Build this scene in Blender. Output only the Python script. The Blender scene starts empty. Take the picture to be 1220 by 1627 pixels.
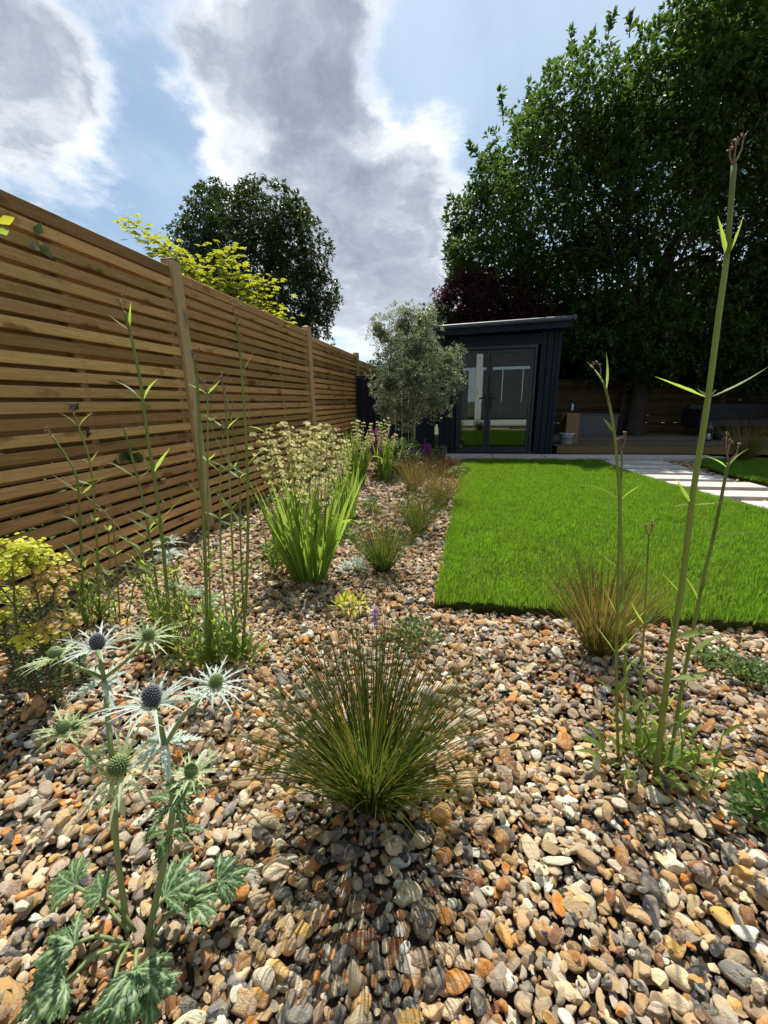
import bpy, math, random
import numpy as np
from mathutils import Vector, noise as mnoise
R_ = math.radians

# ------------------------------------------------------------------ camera
FW, FH = 1220.0, 1627.0
FPX, CAMH = 0.53*FW, 0.92
YAW, PITCH, ROLL = R_(10.826), R_(-15.086), R_(1.0)
Fv = np.array([-math.sin(YAW)*math.cos(PITCH), math.cos(YAW)*math.cos(PITCH), math.sin(PITCH)])
R0 = np.array([math.cos(YAW), math.sin(YAW), 0.0]); U0 = np.cross(R0, Fv)
Rv = R0*math.cos(ROLL)-U0*math.sin(ROLL); Uv = np.cross(Rv, Fv)
scene = bpy.context.scene
COL = scene.collection
cam_d = bpy.data.cameras.new('camera'); cam = bpy.data.objects.new('camera', cam_d); COL.objects.link(cam)
from mathutils import Matrix
m = Matrix(((Rv[0], Uv[0], -Fv[0], 0), (Rv[1], Uv[1], -Fv[1], 0), (Rv[2], Uv[2], -Fv[2], CAMH), (0, 0, 0, 1)))
cam.matrix_world = m
cam_d.sensor_fit = 'HORIZONTAL'; cam_d.sensor_width = 36; cam_d.lens = 36*0.53
cam_d.clip_start = 0.02; cam_d.clip_end = 1500
scene.camera = cam

def ray(px, py):
    d = Fv*FPX+Rv*(px-FW/2)-Uv*(py-FH/2)
    return d/np.linalg.norm(d)
CC = np.array([0, 0, CAMH])
def G(px, py, z=0.0):            # the ground point seen there in the photo
    d = ray(px, py); return CC+d*((z-CAMH)/d[2])
def PY(px, py, Y):               # the point at depth Y
    d = ray(px, py); return CC+d*(Y/d[1])

# ------------------------------------------------------------------ light
SUN_EL, SUN_AZ = R_(63), R_(-8)       # azimuth from +Y, clockwise
sd = np.array([math.sin(SUN_AZ)*math.cos(SUN_EL), math.cos(SUN_AZ)*math.cos(SUN_EL), math.sin(SUN_EL)])
sl = bpy.data.lights.new('sun', 'SUN'); sl.energy = 5.0; sl.angle = R_(0.53); sl.color = (1.0, 0.95, 0.86)
so = bpy.data.objects.new('sun', sl); COL.objects.link(so)
so.rotation_euler = Vector(-sd).to_track_quat('-Z', 'Y').to_euler()
scene.view_settings.view_transform = 'Standard'; scene.view_settings.look = 'None'
scene.view_settings.exposure = 0.42; scene.view_settings.gamma = 1.0
scene.view_settings.use_curve_mapping = False

class NT:
    """small helper round a node tree"""
    def __init__(s, t): s.t = t; s.n = t.nodes; s.l = t.links
    def new(s, typ, **k):
        n = s.n.new(typ)
        for a, b in k.items(): setattr(n, a, b)
        return n
    def set(s, sock, v):
        if isinstance(v, bpy.types.NodeSocket): s.l.new(v, sock)
        else: sock.default_value = v
    def math(s, op, a, b=0.0, c=None, clamp=False):
        n = s.new('ShaderNodeMath', operation=op, use_clamp=clamp)
        s.set(n.inputs[0], a); s.set(n.inputs[1], b)
        if c is not None: s.set(n.inputs[2], c)
        return n.outputs[0]
    def vmath(s, op, a, b=None, out=0):
        n = s.new('ShaderNodeVectorMath', operation=op); s.set(n.inputs[0], a)
        if b is not None:
            s.set(n.inputs[3] if op == 'SCALE' else n.inputs[1], b)
        return n.outputs[out]
    def mr(s, v, a, b, c=0.0, d=1.0, smooth=True):
        n = s.new('ShaderNodeMapRange'); n.interpolation_type = 'SMOOTHSTEP' if smooth else 'LINEAR'
        s.set(n.inputs[0], v)
        for i, q in enumerate((a, b, c, d)): s.set(n.inputs[1+i], q)
        return n.outputs[0]
    def mix(s, f, a, b, mode='MIX'):
        n = s.new('ShaderNodeMix', data_type='RGBA', blend_type=mode)
        s.set(n.inputs[0], f); s.set(n.inputs[6], a if isinstance(a, bpy.types.NodeSocket) else c4(a))
        s.set(n.inputs[7], b if isinstance(b, bpy.types.NodeSocket) else c4(b))
        return n.outputs[2]
    def noise(s, vec, scale, detail=4, rough=0.5, dist=0.0, out=0):
        n = s.new('ShaderNodeTexNoise'); s.set(n.inputs['Vector'], vec); n.inputs['Scale'].default_value = scale
        n.inputs['Detail'].default_value = detail; n.inputs['Roughness'].default_value = rough
        n.inputs['Distortion'].default_value = dist
        return n.outputs[out]
    def ramp(s, f, stops):
        n = s.new('ShaderNodeValToRGB'); s.set(n.inputs[0], f); e = n.color_ramp.elements
        while len(e) < len(stops): e.new(0.5)
        for q, (p, c) in zip(e, stops): q.position = p; q.color = c4(c)
        return n.outputs[0]
def c4(c):
    if isinstance(c, (int, float)): return (c, c, c, 1)
    return tuple(c)+(1,) if len(c) == 3 else tuple(c)

world = bpy.data.worlds.new('World'); scene.world = world; world.use_nodes = True
def build_world():
    w = NT(world.node_tree); w.n.clear()
    sky = w.new('ShaderNodeTexSky', sky_type='NISHITA'); sky.sun_disc = False
    sky.sun_elevation = SUN_EL; sky.sun_rotation = SUN_AZ
    sky.air_density = 1.0; sky.dust_density = 1.6; sky.ozone_density = 1.0
    tc = w.new('ShaderNodeTexCoord'); d = tc.outputs['Generated']
    sep = w.new('ShaderNodeSeparateXYZ'); w.set(sep.inputs[0], d)
    z = w.math('MAXIMUM', sep.outputs[2], 0.0)
    inv = w.math('DIVIDE', 1.0, w.math('ADD', z, 0.18))
    p = w.vmath('SCALE', d, inv)
    # warp so the cloud edges billow
    wn = w.noise(p, 1.1, 3, 0.55, out=1)
    wn2 = w.noise(p, 5.5, 6, 0.6, out=1)
    dw = w.vmath('ADD', d, w.vmath('SCALE', w.vmath('SUBTRACT', wn, (0.5, 0.5, 0.5)), 0.30))
    dw = w.vmath('ADD', dw, w.vmath('SCALE', w.vmath('SUBTRACT', wn2, (0.5, 0.5, 0.5)), 0.14))
    n1 = w.noise(p, 1.25, 9, 0.60)
    acc = w.math('MULTIPLY_ADD', w.math('SUBTRACT', n1, 0.5), 2.3, -0.12)
    n2 = w.noise(p, 4.5, 8, 0.62)
    acc = w.math('MULTIPLY_ADD', w.math('SUBTRACT', n2, 0.5), 0.9, acc)
    blobs = [  # pixel, radius, weight
        (30, 40, .20, .75), (60, 150, .22, .8), (130, 215, .16, .7), (-120, 60, .35, .7), (10, 240, .16, .5),
        (340, 20, .16, .6), (430, 40, .20, .8), (420, 150, .22, .9), (500, 230, .22, .9), (570, 310, .20, .9),
        (650, 380, .18, .9), (560, 430, .20, .6), (460, 330, .20, .6), (640, 500, .2, .5), (500, 520, .2, .5), (350,210,.12,.4),
        (640, 20, .14, .45), (560, 10, .10, .3), (700, 230, .12, .5), (760, 200, .14, .35), (250, 30, .08, .2), (180, 330, .1, .3), (730, 290, .14, .6), (690, 330, .12, .5), (620, 200, .12, .4), (330, 300, .14, .25), (300, 100, .07, .3),
        (195, 45, .15, -.85), (250, 120, .10, -.6), (262, 260, .13, -.8), (230, 330, .15, -.6), (690, 140, .14, -.7), (780, 90, .22, -.75),
        (590, 60, .06, -.5), (830, 260, .14, -.3), (130, 330, .14, -.5), (980, 60, .3, -.3)]
    for (bx, by, r, wt) in blobs:
        c = ray(bx, by)
        dist = w.vmath('DISTANCE', dw, tuple(c), out=1)
        acc = w.math('MULTIPLY_ADD', w.mr(dist, r*1.25, 0.0), wt*(.62 if wt > 0 else .8), acc)
    t = acc
    alpha = w.mr(t, -0.20, 0.50)
    n3 = w.noise(dw, 4.2, 10, 0.58, 0.0)
    core = w.mr(w.math('MULTIPLY_ADD', w.math('SUBTRACT', n3, 0.5), 2.3, w.math('MINIMUM', t, 0.75)), 0.10, 1.50)
    ccol = w.ramp(core, [(0.0, (0.80, 0.83, 0.86)), (0.20, (0.62, 0.66, 0.72)), (0.45, (0.40, 0.445, 0.515)), (0.75, (0.275, 0.315, 0.39)), (1.0, (0.20, 0.235, 0.305))])
    # thin veil over the blue
    n4 = w.noise(w.vmath('MULTIPLY', p, (1.0, 0.5, 1.0)), 2.2, 6, 0.6, 0.5)
    veil = w.math('MULTIPLY', w.mr(n4, 0.30, 0.70), 0.60)
    hz = w.mr(sep.outputs[2], 0.30, 0.02)
    base = w.vmath('SCALE', w.vmath('MULTIPLY', sky.outputs[0], (0.90, 1.0, 1.0)), 0.098)
    base = w.mix(veil, base, (0.50, 0.61, 0.74))
    base = w.mix(w.math('MULTIPLY', hz, 0.6), base, (0.70, 0.77, 0.83))
    ccol = w.mix(w.math('MULTIPLY', hz, 0.75), ccol, (0.74, 0.79, 0.84))
    col = w.mix(alpha, base, ccol)
    # nothing bright below the horizon
    dn = w.mr(sep.outputs[2], 0.0, -0.03)
    col = w.mix(dn, col, (0.10, 0.11, 0.09))
    bg = w.new('ShaderNodeBackground'); w.set(bg.inputs[0], col); bg.inputs[1].default_value = 1.0
    out = w.new('ShaderNodeOutputWorld'); w.l.new(bg.outputs[0], out.inputs[0])
build_world()
scene.cycles.max_bounces = 8; scene.cycles.transparent_max_bounces = 16
scene.cycles.caustics_reflective = False; scene.cycles.caustics_refractive = False

# ------------------------------------------------------------------ materials
MATS = {}
def material(name, fn):
    m = bpy.data.materials.new(name); m.use_nodes = True
    w = NT(m.node_tree); w.n.clear()
    out = w.new('ShaderNodeOutputMaterial')
    sh = fn(w); w.l.new(sh, out.inputs[0]); MATS[name] = m
    return m
def principled(w, col, rough=0.6, spec=0.5, bump=None, bstr=0.3, bdist=0.01, metal=0.0):
    b = w.new('ShaderNodeBsdfPrincipled')
    w.set(b.inputs['Base Color'], col if isinstance(col, bpy.types.NodeSocket) else c4(col))
    w.set(b.inputs['Roughness'], rough); b.inputs['Specular IOR Level'].default_value = spec
    b.inputs['Metallic'].default_value = metal
    if bump is not None:
        n = w.new('ShaderNodeBump'); n.inputs['Strength'].default_value = bstr; n.inputs['Distance'].default_value = bdist
        w.set(n.inputs['Height'], bump); w.l.new(n.outputs[0], b.inputs['Normal'])
    return b.outputs[0]
def objco(w, randomise=True):
    tc = w.new('ShaderNodeTexCoord').outputs['Object']
    if not randomise: return tc, None
    r = w.new('ShaderNodeObjectInfo').outputs['Random']
    off = w.new('ShaderNodeCombineXYZ')
    for i, k in enumerate((37.0, 91.0, 53.0)): w.set(off.inputs[i], w.math('MULTIPLY', r, k))
    return w.vmath('ADD', tc, off.outputs[0]), r

def m_wood(c_lo, c_hi, c_knot, axis=1, rough=0.75, var=0.48, scale=1.0):
    def f(w):
        v, r = objco(w)
        sc = [26.0*scale]*3; sc[axis] = 1.3*scale
        g = w.noise(w.vmath('MULTIPLY', v, tuple(sc)), 3.0, 5, 0.6, 0.8)
        g2 = w.noise(w.vmath('MULTIPLY', v, tuple(q*2.3 for q in sc)), 5.0, 3, 0.6)
        col = w.ramp(g, [(0.25, c_lo), (0.5, [(a+b)/2 for a, b in zip(c_lo, c_hi)]), (0.75, c_hi)])
        col = w.mix(w.mr(g2, 0.45, 0.7, 0, .35), col, [q*0.55 for q in c_lo])
        ks = [9.0*scale]*3; ks[axis] = 3.2*scale
        vo = w.new('ShaderNodeTexVoronoi'); w.set(vo.inputs['Vector'], w.vmath('ADD', w.vmath('MULTIPLY', v, tuple(ks)), w.vmath('SCALE', w.noise(v, 14, 2, out=1), 0.5))); vo.inputs['Scale'].default_value = 1.0
        kn = w.mr(vo.outputs['Distance'], 0.30, 0.08)
        col = w.mix(w.math('MULTIPLY', kn, 0.8), col, c_knot)
        pat = w.noise(v, 2.4, 3, 0.5)
        col = w.mix(w.mr(pat, 0.3, 0.8, 0, .4), col, [c_hi[0]*.75, c_hi[1]*.9, c_hi[2]*.8])
        hv = w.new('ShaderNodeHueSaturation'); w.set(hv.inputs['Color'], col)
        w.set(hv.inputs['Value'], w.mr(r, 0, 1, 1-var, 1+var*.6, False)); w.set(hv.inputs['Hue'], w.mr(w.math('FRACT', w.math('MULTIPLY', r, 7.3)), 0, 1, .488, .508, False))
        return principled(w, hv.outputs[0], rough, 0.25, g, 0.5, 0.004)
    return f
material('fence_wood', m_wood((.32, .175, .060), (.63, .395, .150), (.08, .033, .012), 1))
material('post_wood', m_wood((.38, .27, .13), (.58, .43, .23), (.14, .08, .03), 2, var=.12))
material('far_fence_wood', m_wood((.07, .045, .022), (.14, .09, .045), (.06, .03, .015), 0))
material('deck_wood', m_wood((.12, .09, .06), (.21, .165, .11), (.06, .04, .025), 0))
material('sleeper_wood', m_wood((.20, .14, .06), (.33, .235, .11), (.16, .09, .04), 0))
material('bark', lambda w: principled(w, w.ramp(w.noise(w.vmath('MULTIPLY', objco(w, False)[0], (9, 9, 2)), 2, 6, .65), [(.3, (.015, .013, .010)), (.7, (.06, .05, .036))]), .9, .2,
                                     w.noise(w.vmath('MULTIPLY', objco(w, False)[0], (12, 12, 2)), 3, 5), 1.0, .03))
material('olive_bark', lambda w: principled(w, w.ramp(w.noise(w.vmath('MULTIPLY', objco(w, False)[0], (14, 14, 5)), 2, 6, .65), [(.3, (.10, .08, .055)), (.7, (.26, .22, .16))]), .9, .2,
                                     w.noise(w.vmath('MULTIPLY', objco(w, False)[0], (22, 22, 6)), 3, 5), 1.0, .02))

def m_leaf(c1, c2, ctr, fac=0.42, rough=0.45, vein=None, spec=0.4, tip=None, patch=False):
    """c1..c2 by the leaf's own random value; ctr the colour light takes going through it"""
    def f(w):
        at = w.new('ShaderNodeAttribute', attribute_name='rnd').outputs['Fac']
        if patch:
            gp = w.new('ShaderNodeNewGeometry').outputs['Position']; at = w.math('ADD', at, w.math('MULTIPLY', w.math('SUBTRACT', w.noise(gp, 3.0, 5, .6), .5), 1.1))
        r = w.new('ShaderNodeObjectInfo').outputs['Random']
        k = w.math('FRACT', w.math('ADD', at, r)) if not patch else w.math('MULTIPLY', at, 1.0, clamp=True)
        col = w.mix(k, c1, c2)
        tr = w.mix(k, [q*0.75 for q in ctr], ctr)
        if tip is not None:
            tv = w.new('ShaderNodeAttribute', attribute_name='tip').outputs['Fac']
            col = w.mix(w.mr(tv, .5, 1.1), col, tip); tr = w.mix(w.mr(tv, .5, 1.1), tr, [q*1.5 for q in tip])
        if vein is not None:
            mv = w.new('ShaderNodeAttribute', attribute_name='mid').outputs['Fac']
            tc = w.new('ShaderNodeTexCoord').outputs['Object']
            nn = w.noise(tc, 160, 3, .6)
            mm = w.mr(w.math('MULTIPLY_ADD', w.math('SUBTRACT', nn, .5), .35, mv), .62, .98)
            col = w.mix(mm, col, vein); tr = w.mix(mm, tr, vein)
        a = principled(w, col, rough, spec)
        t = w.new('ShaderNodeBsdfTranslucent'); w.set(t.inputs[0], tr)
        mx = w.new('ShaderNodeMixShader'); mx.inputs[0].default_value = fac
        w.l.new(a, mx.inputs[1]); w.l.new(t.outputs[0], mx.inputs[2])
        return mx.outputs[0]
    return f
material('verbena_leaf', m_leaf((.09, .145, .03), (.14, .21, .05), (.50, .68, .10), .55, .5))
material('verbena_stem', m_leaf((.19, .25, .07), (.27, .32, .10), (.50, .58, .15), .4, .5))
material('stem_red', m_leaf((.16, .12, .07), (.20, .13, .09), (.2, .2, .1), .15, .5))
material('iris_leaf', m_leaf((.095, .165, .028), (.17, .26, .05), (.50, .72, .10), .5, .38))
material('cream_petal', m_leaf((.84, .78, .30), (.88, .83, .44), (.75, .72, .35), .45, .6))
material('sedge_blade', m_leaf((.028, .060, .009), (.085, .115, .018), (.18, .25, .03), .42, .42, tip=(.22, .13, .025)))
material('sedge_blade_bronze', m_leaf((.075, .075, .016), (.15, .125, .028), (.30, .26, .05), .4, .42, tip=(.30, .17, .05)))
material('grass_blade', m_leaf((.050, .125, .012), (.130, .210, .024), (.34, .61, .038), .5, .42, patch=True))
material('eryngium_leaf', m_leaf((.07, .14, .055), (.12, .20, .08), (.24, .42, .14), .38, .45, vein=(.36, .48, .24)))
material('eryngium_bract', m_leaf((.60, .68, .64), (.74, .80, .77), (.80, .90, .82), .5, .5, vein=(.42, .56, .34)))
material('eryngium_bract_green', m_leaf((.38, .48, .22), (.62, .70, .48), (.75, .85, .45), .5, .5))
material('eryngium_stem', m_leaf((.20, .27, .09), (.26, .33, .13), (.3, .4, .12), .15, .5))
material('cone_blue', lambda w: principled(w, w.mix(w.new('ShaderNodeAttribute', attribute_name='tip').outputs['Fac'], (.030, .034, .040), (.24, .26, .30)), .6, .3))
material('cone_green', lambda w: principled(w, w.mix(w.new('ShaderNodeAttribute', attribute_name='tip').outputs['Fac'], (.07, .11, .03), (.32, .42, .16)), .6, .3))
material('euphorbia_leaf', m_leaf((.07, .12, .06), (.12, .18, .10), (.22, .32, .12), .35, .5))
material('euphorbia_bract', m_leaf((.46, .52, .05), (.64, .64, .10), (.88, .90, .10), .5, .5))
material('euphorbia_bract_old', m_leaf((.50, .36, .10), (.60, .46, .20), (.75, .55, .2), .45, .5))
material('olive_leaf', m_leaf((.09, .125, .06), (.46, .50, .38), (.40, .46, .22), .3, .4))
material('maple_leaf', m_leaf((.11, .19, .012), (.30, .32, .025), (.58, .60, .04), .55, .45))
material('tree_leaf', m_leaf((.022, .052, .011), (.055, .10, .020), (.17, .30, .035), .32, .38, spec=.5))
material('dark_tree_leaf', m_leaf((.018, .038, .013), (.05, .075, .025), (.10, .15, .035), .25, .35, spec=.6))
material('plum_leaf', m_leaf((.035, .012, .016), (.075, .024, .03), (.16, .03, .04), .3, .45))
material('hedge_leaf', m_leaf((.012, .026, .010), (.03, .05, .018), (.05, .09, .02), .2, .4))
material('weed_leaf', m_leaf((.05, .10, .025), (.10, .17, .05), (.25, .40, .08), .42, .5))
material('purple_petal', m_leaf((.26, .08, .40), (.40, .16, .56), (.45, .14, .55), .4, .6))
material('magenta_petal', m_leaf((.36, .05, .30), (.50, .12, .44), (.6, .12, .45), .4, .6))
material('lilac_petal', m_leaf((.42, .24, .60), (.55, .36, .72), (.6, .4, .8), .4, .6))
material('heuchera_leaf', m_leaf((.34, .17, .08), (.50, .30, .16), (.6, .3, .12), .4, .5))
material('bud', m_leaf((.22, .16, .10), (.30, .20, .12), (.3, .2, .1), .2, .6))

def f_pebble(w):
    c = w.new('ShaderNodeAttribute', attribute_name='pcol', attribute_type='INSTANCER').outputs['Color']
    tc = w.new('ShaderNodeTexCoord').outputs['Object']
    v = w.vmath('ADD', tc, w.vmath('SCALE', c, 31.0))
    n1 = w.noise(v, 1.1, 5, .6, .6); n2 = w.noise(v, 5.0, 5, .7)
    wv = w.noise(w.vmath('MULTIPLY', v, (.6, .6, 4.5)), 1.4, 3, .5, .6)
    col = w.mix(w.mr(n1, .42, .66), c, w.mix(.5, c, (.60, .48, .32)))
    col = w.mix(w.mr(wv, .54, .62, 0, .12), col, w.mix(.6, c, (.07, .045, .03)))
    col = w.mix(w.mr(n2, .60, .78, 0, .45), col, (.06, .045, .035))
    col = w.mix(w.mr(n2, .36, .22, 0, .35), col, (.72, .68, .60))
    return principled(w, col, w.mr(n1, .3, .7, .30, .55), .5, n2, .5, .12)
material('pebble', f_pebble)
material('dry_leaf', lambda w: principled(w, w.mix(w.noise(objco(w, False)[0], 8, 3), (.16, .09, .04), (.46, .34, .18)), .8, .2))
material('soil', lambda w: principled(w, w.ramp(w.noise(objco(w, False)[0], 9, 8, .7), [(.3, (.03, .022, .015)), (.7, (.11, .08, .055))]), .95, .1, w.noise(objco(w, False)[0], 40, 6, .7), 1, .02))
material('distant_ground', lambda w: principled(w, w.ramp(w.noise(objco(w, False)[0], 1.5, 8, .7), [(.3, (.035, .06, .015)), (.7, (.09, .12, .035))]), .95, .1))
material('turf_soil', lambda w: principled(w, w.ramp(w.noise(objco(w, False)[0], 30, 8, .7), [(.3, (.018, .03, .008)), (.7, (.05, .07, .015))]), .95, .1))
def f_slab(w):
    v, r = objco(w); n = w.noise(v, 3, 6, .6); n2 = w.noise(v, 60, 4, .6)
    col = w.mix(w.mr(n, .3, .7), (.42, .40, .36), (.56, .53, .48)); col = w.mix(w.mr(n2, .5, .75, 0, .3), col, (.36, .34, .31))
    return principled(w, col, .8, .3, n2, .3, .004)
material('stone_slab', f_slab)
def f_navy(w):
    v, r = objco(w); n = w.noise(w.vmath('MULTIPLY', v, (20, 20, 1.2)), 3, 4)
    return principled(w, w.mix(w.mr(n, .3, .7), (.007, .012, .024), (.011, .018, .034)), .6, .2, n, .25, .003)
material('navy_paint', f_navy)
material('navy_metal', lambda w: principled(w, (.016, .022, .034), .38, .5))
material('gutter_grey', lambda w: principled(w, w.mix(w.noise(objco(w, False)[0], 8, 4), (.045, .055, .072), (.065, .078, .098)), .5, .5))
material('black_plastic', lambda w: principled(w, (.010, .010, .012), .7, .5))
material('interior_white', lambda w: principled(w, (.55, .56, .56), .8, .3))
material('interior_dark', lambda w: principled(w, w.mix(w.noise(objco(w, False)[0], 2, 3), (.05, .055, .06), (.08, .085, .09)), .7, .3))
def f_glass(w):
    g = w.new('ShaderNodeBsdfGlossy'); g.inputs[0].default_value = (.86, .93, .92, 1); g.inputs['Roughness'].default_value = .004
    t = w.new('ShaderNodeBsdfTransparent'); t.inputs[0].default_value = (.50, .58, .58, 1)
    lw = w.new('ShaderNodeFresnel'); lw.inputs[0].default_value = 1.6
    mx = w.new('ShaderNodeMixShader'); w.set(mx.inputs[0], w.math('MULTIPLY_ADD', lw.outputs[0], 1.0, .08, clamp=True))
    w.l.new(t.outputs[0], mx.inputs[1]); w.l.new(g.outputs[0], mx.inputs[2]); return mx.outputs[0]
material('door_glass', f_glass)
material('cardboard', lambda w: principled(w, w.mix(w.noise(w.vmath('MULTIPLY', objco(w)[0], (60, 60, 2)), 1, 3), (.20, .12, .07), (.27, .17, .095)), .85, .2))
material('tub_plastic', lambda w: principled(w, w.mix(w.noise(objco(w)[0], 6, 3), (.42, .47, .52), (.55, .60, .66)), .35, .5))
material('zinc', lambda w: principled(w, w.mix(w.noise(objco(w)[0], 5, 5), (.06, .062, .066), (.10, .102, .106)), .6, .5))
material('terracotta', lambda w: principled(w, w.mix(w.noise(objco(w)[0], 9, 5), (.30, .12, .06), (.42, .18, .09)), .8, .3))
material('render_white', lambda w: principled(w, w.mix(w.noise(objco(w)[0], 4, 5), (.62, .61, .58), (.74, .73, .70)), .9, .2))
material('brick', lambda w: principled(w, w.mix(w.noise(objco(w)[0], 30, 5), (.25, .13, .08), (.40, .25, .16)), .9, .2))

# ------------------------------------------------------------------ mesh helpers
def nrm(v):
    v = np.asarray(v, float); l = np.linalg.norm(v); return v/l if l > 1e-9 else np.array([0, 0, 1.0])
def link_mesh(name, V, Fc, mat, parent=None, origin=None, smooth=True, attrs=None, mats=None, mi=None):
    """ONE mesh object; V in world coordinates; its origin is the parent's (a parent is never rotated here) or `origin`"""
    V = np.asarray(V, np.float64).reshape(-1, 3)
    o0 = np.zeros(3) if parent is None else WORIG[parent.name]
    og = np.array(origin, float) if origin is not None else o0
    me = bpy.data.meshes.new(name)
    if isinstance(Fc, np.ndarray):
        n, k = Fc.shape
        me.vertices.add(len(V)); me.vertices.foreach_set('co', (V-og).astype(np.float32).ravel())
        me.loops.add(n*k); me.loops.foreach_set('vertex_index', Fc.astype(np.int32).ravel())
        me.polygons.add(n); me.polygons.foreach_set('loop_start', np.arange(0, n*k, k, dtype=np.int32))
        me.update(calc_edges=True)
    else:
        me.from_pydata((V-og).tolist(), [], Fc); me.update()
    me.polygons.foreach_set('use_smooth', [smooth]*len(me.polygons))
    for k, a in (attrs or {}).items():
        at = me.attributes.new(k, 'FLOAT', 'POINT'); at.data.foreach_set('value', np.asarray(a, np.float32))
    for q in (mats or [mat]): me.materials.append(MATS[q])
    if mi is not None: me.polygons.foreach_set('material_index', mi)
    ob = bpy.data.objects.new(name, me); COL.objects.link(ob)
    ob.location = og-o0
    if parent is not None: ob.parent = parent
    WORIG[ob.name] = og
    return ob
WORIG = {}
def thing(name, label, cat, loc, group=None):
    o = bpy.data.objects.new(name, None); COL.objects.link(o); o.empty_display_size = .1
    o.location = loc; o['label'] = label; o['category'] = cat
    if group: o['group'] = group
    WORIG[o.name] = np.array(loc, float); return o
def tag(o, label=None, cat=None, group=None, kind=None):
    for k, v in (('label', label), ('category', cat), ('group', group), ('kind', kind)):
        if v: o[k] = v
    return o
def cbox(c, s, ch=0.003):
    """a box with all its edges chamfered: centre c, full size s"""
    c = np.asarray(c, float); h = np.asarray(s, float)/2; ch = min(ch, h.min()*.45)
    V = []; idx = {}
    for sx in (-1, 1):
        for sy in (-1, 1):
            for sz in (-1, 1):
                for a in range(3):
                    p = np.array([sx, sy, sz])*h
                    for b in range(3):
                        if b != a: p[b] -= np.sign(p[b])*ch
                    idx[(sx, sy, sz, a)] = len(V); V.append(p+c)
    Fc = []
    for a in range(3):
        b, d = (a+1) % 3, (a+2) % 3
        for s0 in (-1, 1):
            q = []
            for (u, v) in ((-1, -1), (1, -1), (1, 1), (-1, 1)):
                k = [0, 0, 0]; k[a] = s0; k[b] = u; k[d] = v; q.append(idx[(*k, a)])
            Fc.append(q if s0 > 0 else q[::-1])
        for u in (-1, 1):            # edges parallel to axis a
            for v in (-1, 1):
                k0 = [0]*3; k0[a] = -1; k0[b] = u; k0[d] = v; k1 = list(k0); k1[a] = 1
                q = [idx[(*k0, b)], idx[(*k1, b)], idx[(*k1, d)], idx[(*k0, d)]]
                Fc.append(q if u*v < 0 else q[::-1])
    for sx in (-1, 1):
        for sy in (-1, 1):
            for sz in (-1, 1):
                q = [idx[(sx, sy, sz, a)] for a in range(3)]
                Fc.append(q if sx*sy*sz > 0 else q[::-1])
    return V, Fc
def box_obj(name, c, s, mat, parent=None, ch=.003, centred=True):
    V, Fc = cbox(c, s, ch)
    return link_mesh(name, V, Fc, mat, parent, origin=c if centred else None, smooth=False)
def share(ob, loc, parent=None, name=None, rot=None, scale=None):
    """another object on the same mesh; loc in world coordinates"""
    n = ob.copy(); COL.objects.link(n)
    if parent is not None: n.parent = parent
    pl = WORIG[n.parent.name] if n.parent else np.zeros(3)
    n.location = np.array(loc)-pl
    if rot: n.rotation_euler = rot
    if scale: n.scale = scale
    WORIG[n.name] = np.array(loc, float); return n
class MB:
    def __init__(s): s.V = []; s.F = []; s.mid = []; s.tip = []; s.rnd = []; s.mi = []
    def add(s, V, F, mid=None, tip=None, rnd=0.0, mi=0):
        o = len(s.V); s.V.extend([tuple(v) for v in V]); s.F.extend([[i+o for i in f] for f in F])
        n = len(V); s.mid.extend(mid if mid is not None else [0]*n); s.tip.extend(tip if tip is not None else [0]*n)
        s.rnd.extend([rnd]*n); s.mi.extend([mi]*len(F))
    def tube(s, P, rad, n=6, cap=True, rnd=0.0, mi=0):
        P = np.asarray(P, float); k = len(P); rad = np.broadcast_to(rad, (k,)); V = []; F = []
        t0 = nrm(P[1]-P[0]); a = nrm(np.cross(t0, [0.3, 1, 0.2] if abs(t0[1]) < .9 else [1, 0, 0]))
        for i in range(k):
            t = nrm(P[min(i+1, k-1)]-P[max(i-1, 0)]); a = nrm(a-t*(a@t)); b = np.cross(t, a)
            for j in range(n):
                th = 2*math.pi*j/n; V.append(P[i]+rad[i]*(a*math.cos(th)+b*math.sin(th)))
        for i in range(k-1):
            for j in range(n):
                F.append([i*n+j, i*n+(j+1) % n, (i+1)*n+(j+1) % n, (i+1)*n+j])
        if cap: F.append(list(range(n))[::-1]); F.append([(k-1)*n+j for j in range(n)])
        s.add(V, F, rnd=rnd, mi=mi, tip=[i/(k-1) for i in range(k) for _ in range(n)])
    def strip(s, P, wid, side, fold=0.25, rnd=0.0, up=None, mi=0, flat=False):
        """a leaf along the points P; half-widths wid; side vector(s); fold lifts the edges"""
        P = np.asarray(P, float); k = len(P); V = []; F = []; mid = []; tip = []
        for i in range(k):
            t = nrm(P[min(i+1, k-1)]-P[max(i-1, 0)]); sd_ = nrm(side-t*(side@t)); n = np.cross(sd_, t)
            if flat:
                V += [P[i]-sd_*wid[i], P[i]+sd_*wid[i]]; mid += [0, 0]; tip += [i/(k-1)]*2
            else:
                V += [P[i]-sd_*wid[i]+n*wid[i]*fold, P[i], P[i]+sd_*wid[i]+n*wid[i]*fold]; mid += [0, 1, 0]; tip += [i/(k-1)]*3
        c = 2 if flat else 3
        for i in range(k-1):
            for j in range(c-1):
                F.append([i*c+j, i*c+j+1, (i+1)*c+j+1, (i+1)*c+j])
        s.add(V, F, mid, tip, rnd, mi)
    def build(s, name, mat, parent=None, smooth=True, origin=None, mats=None):
        return link_mesh(name, s.V, s.F, mat, parent, origin, smooth, dict(mid=s.mid, tip=s.tip, rnd=s.rnd), mats, s.mi if mats else None)
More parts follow.
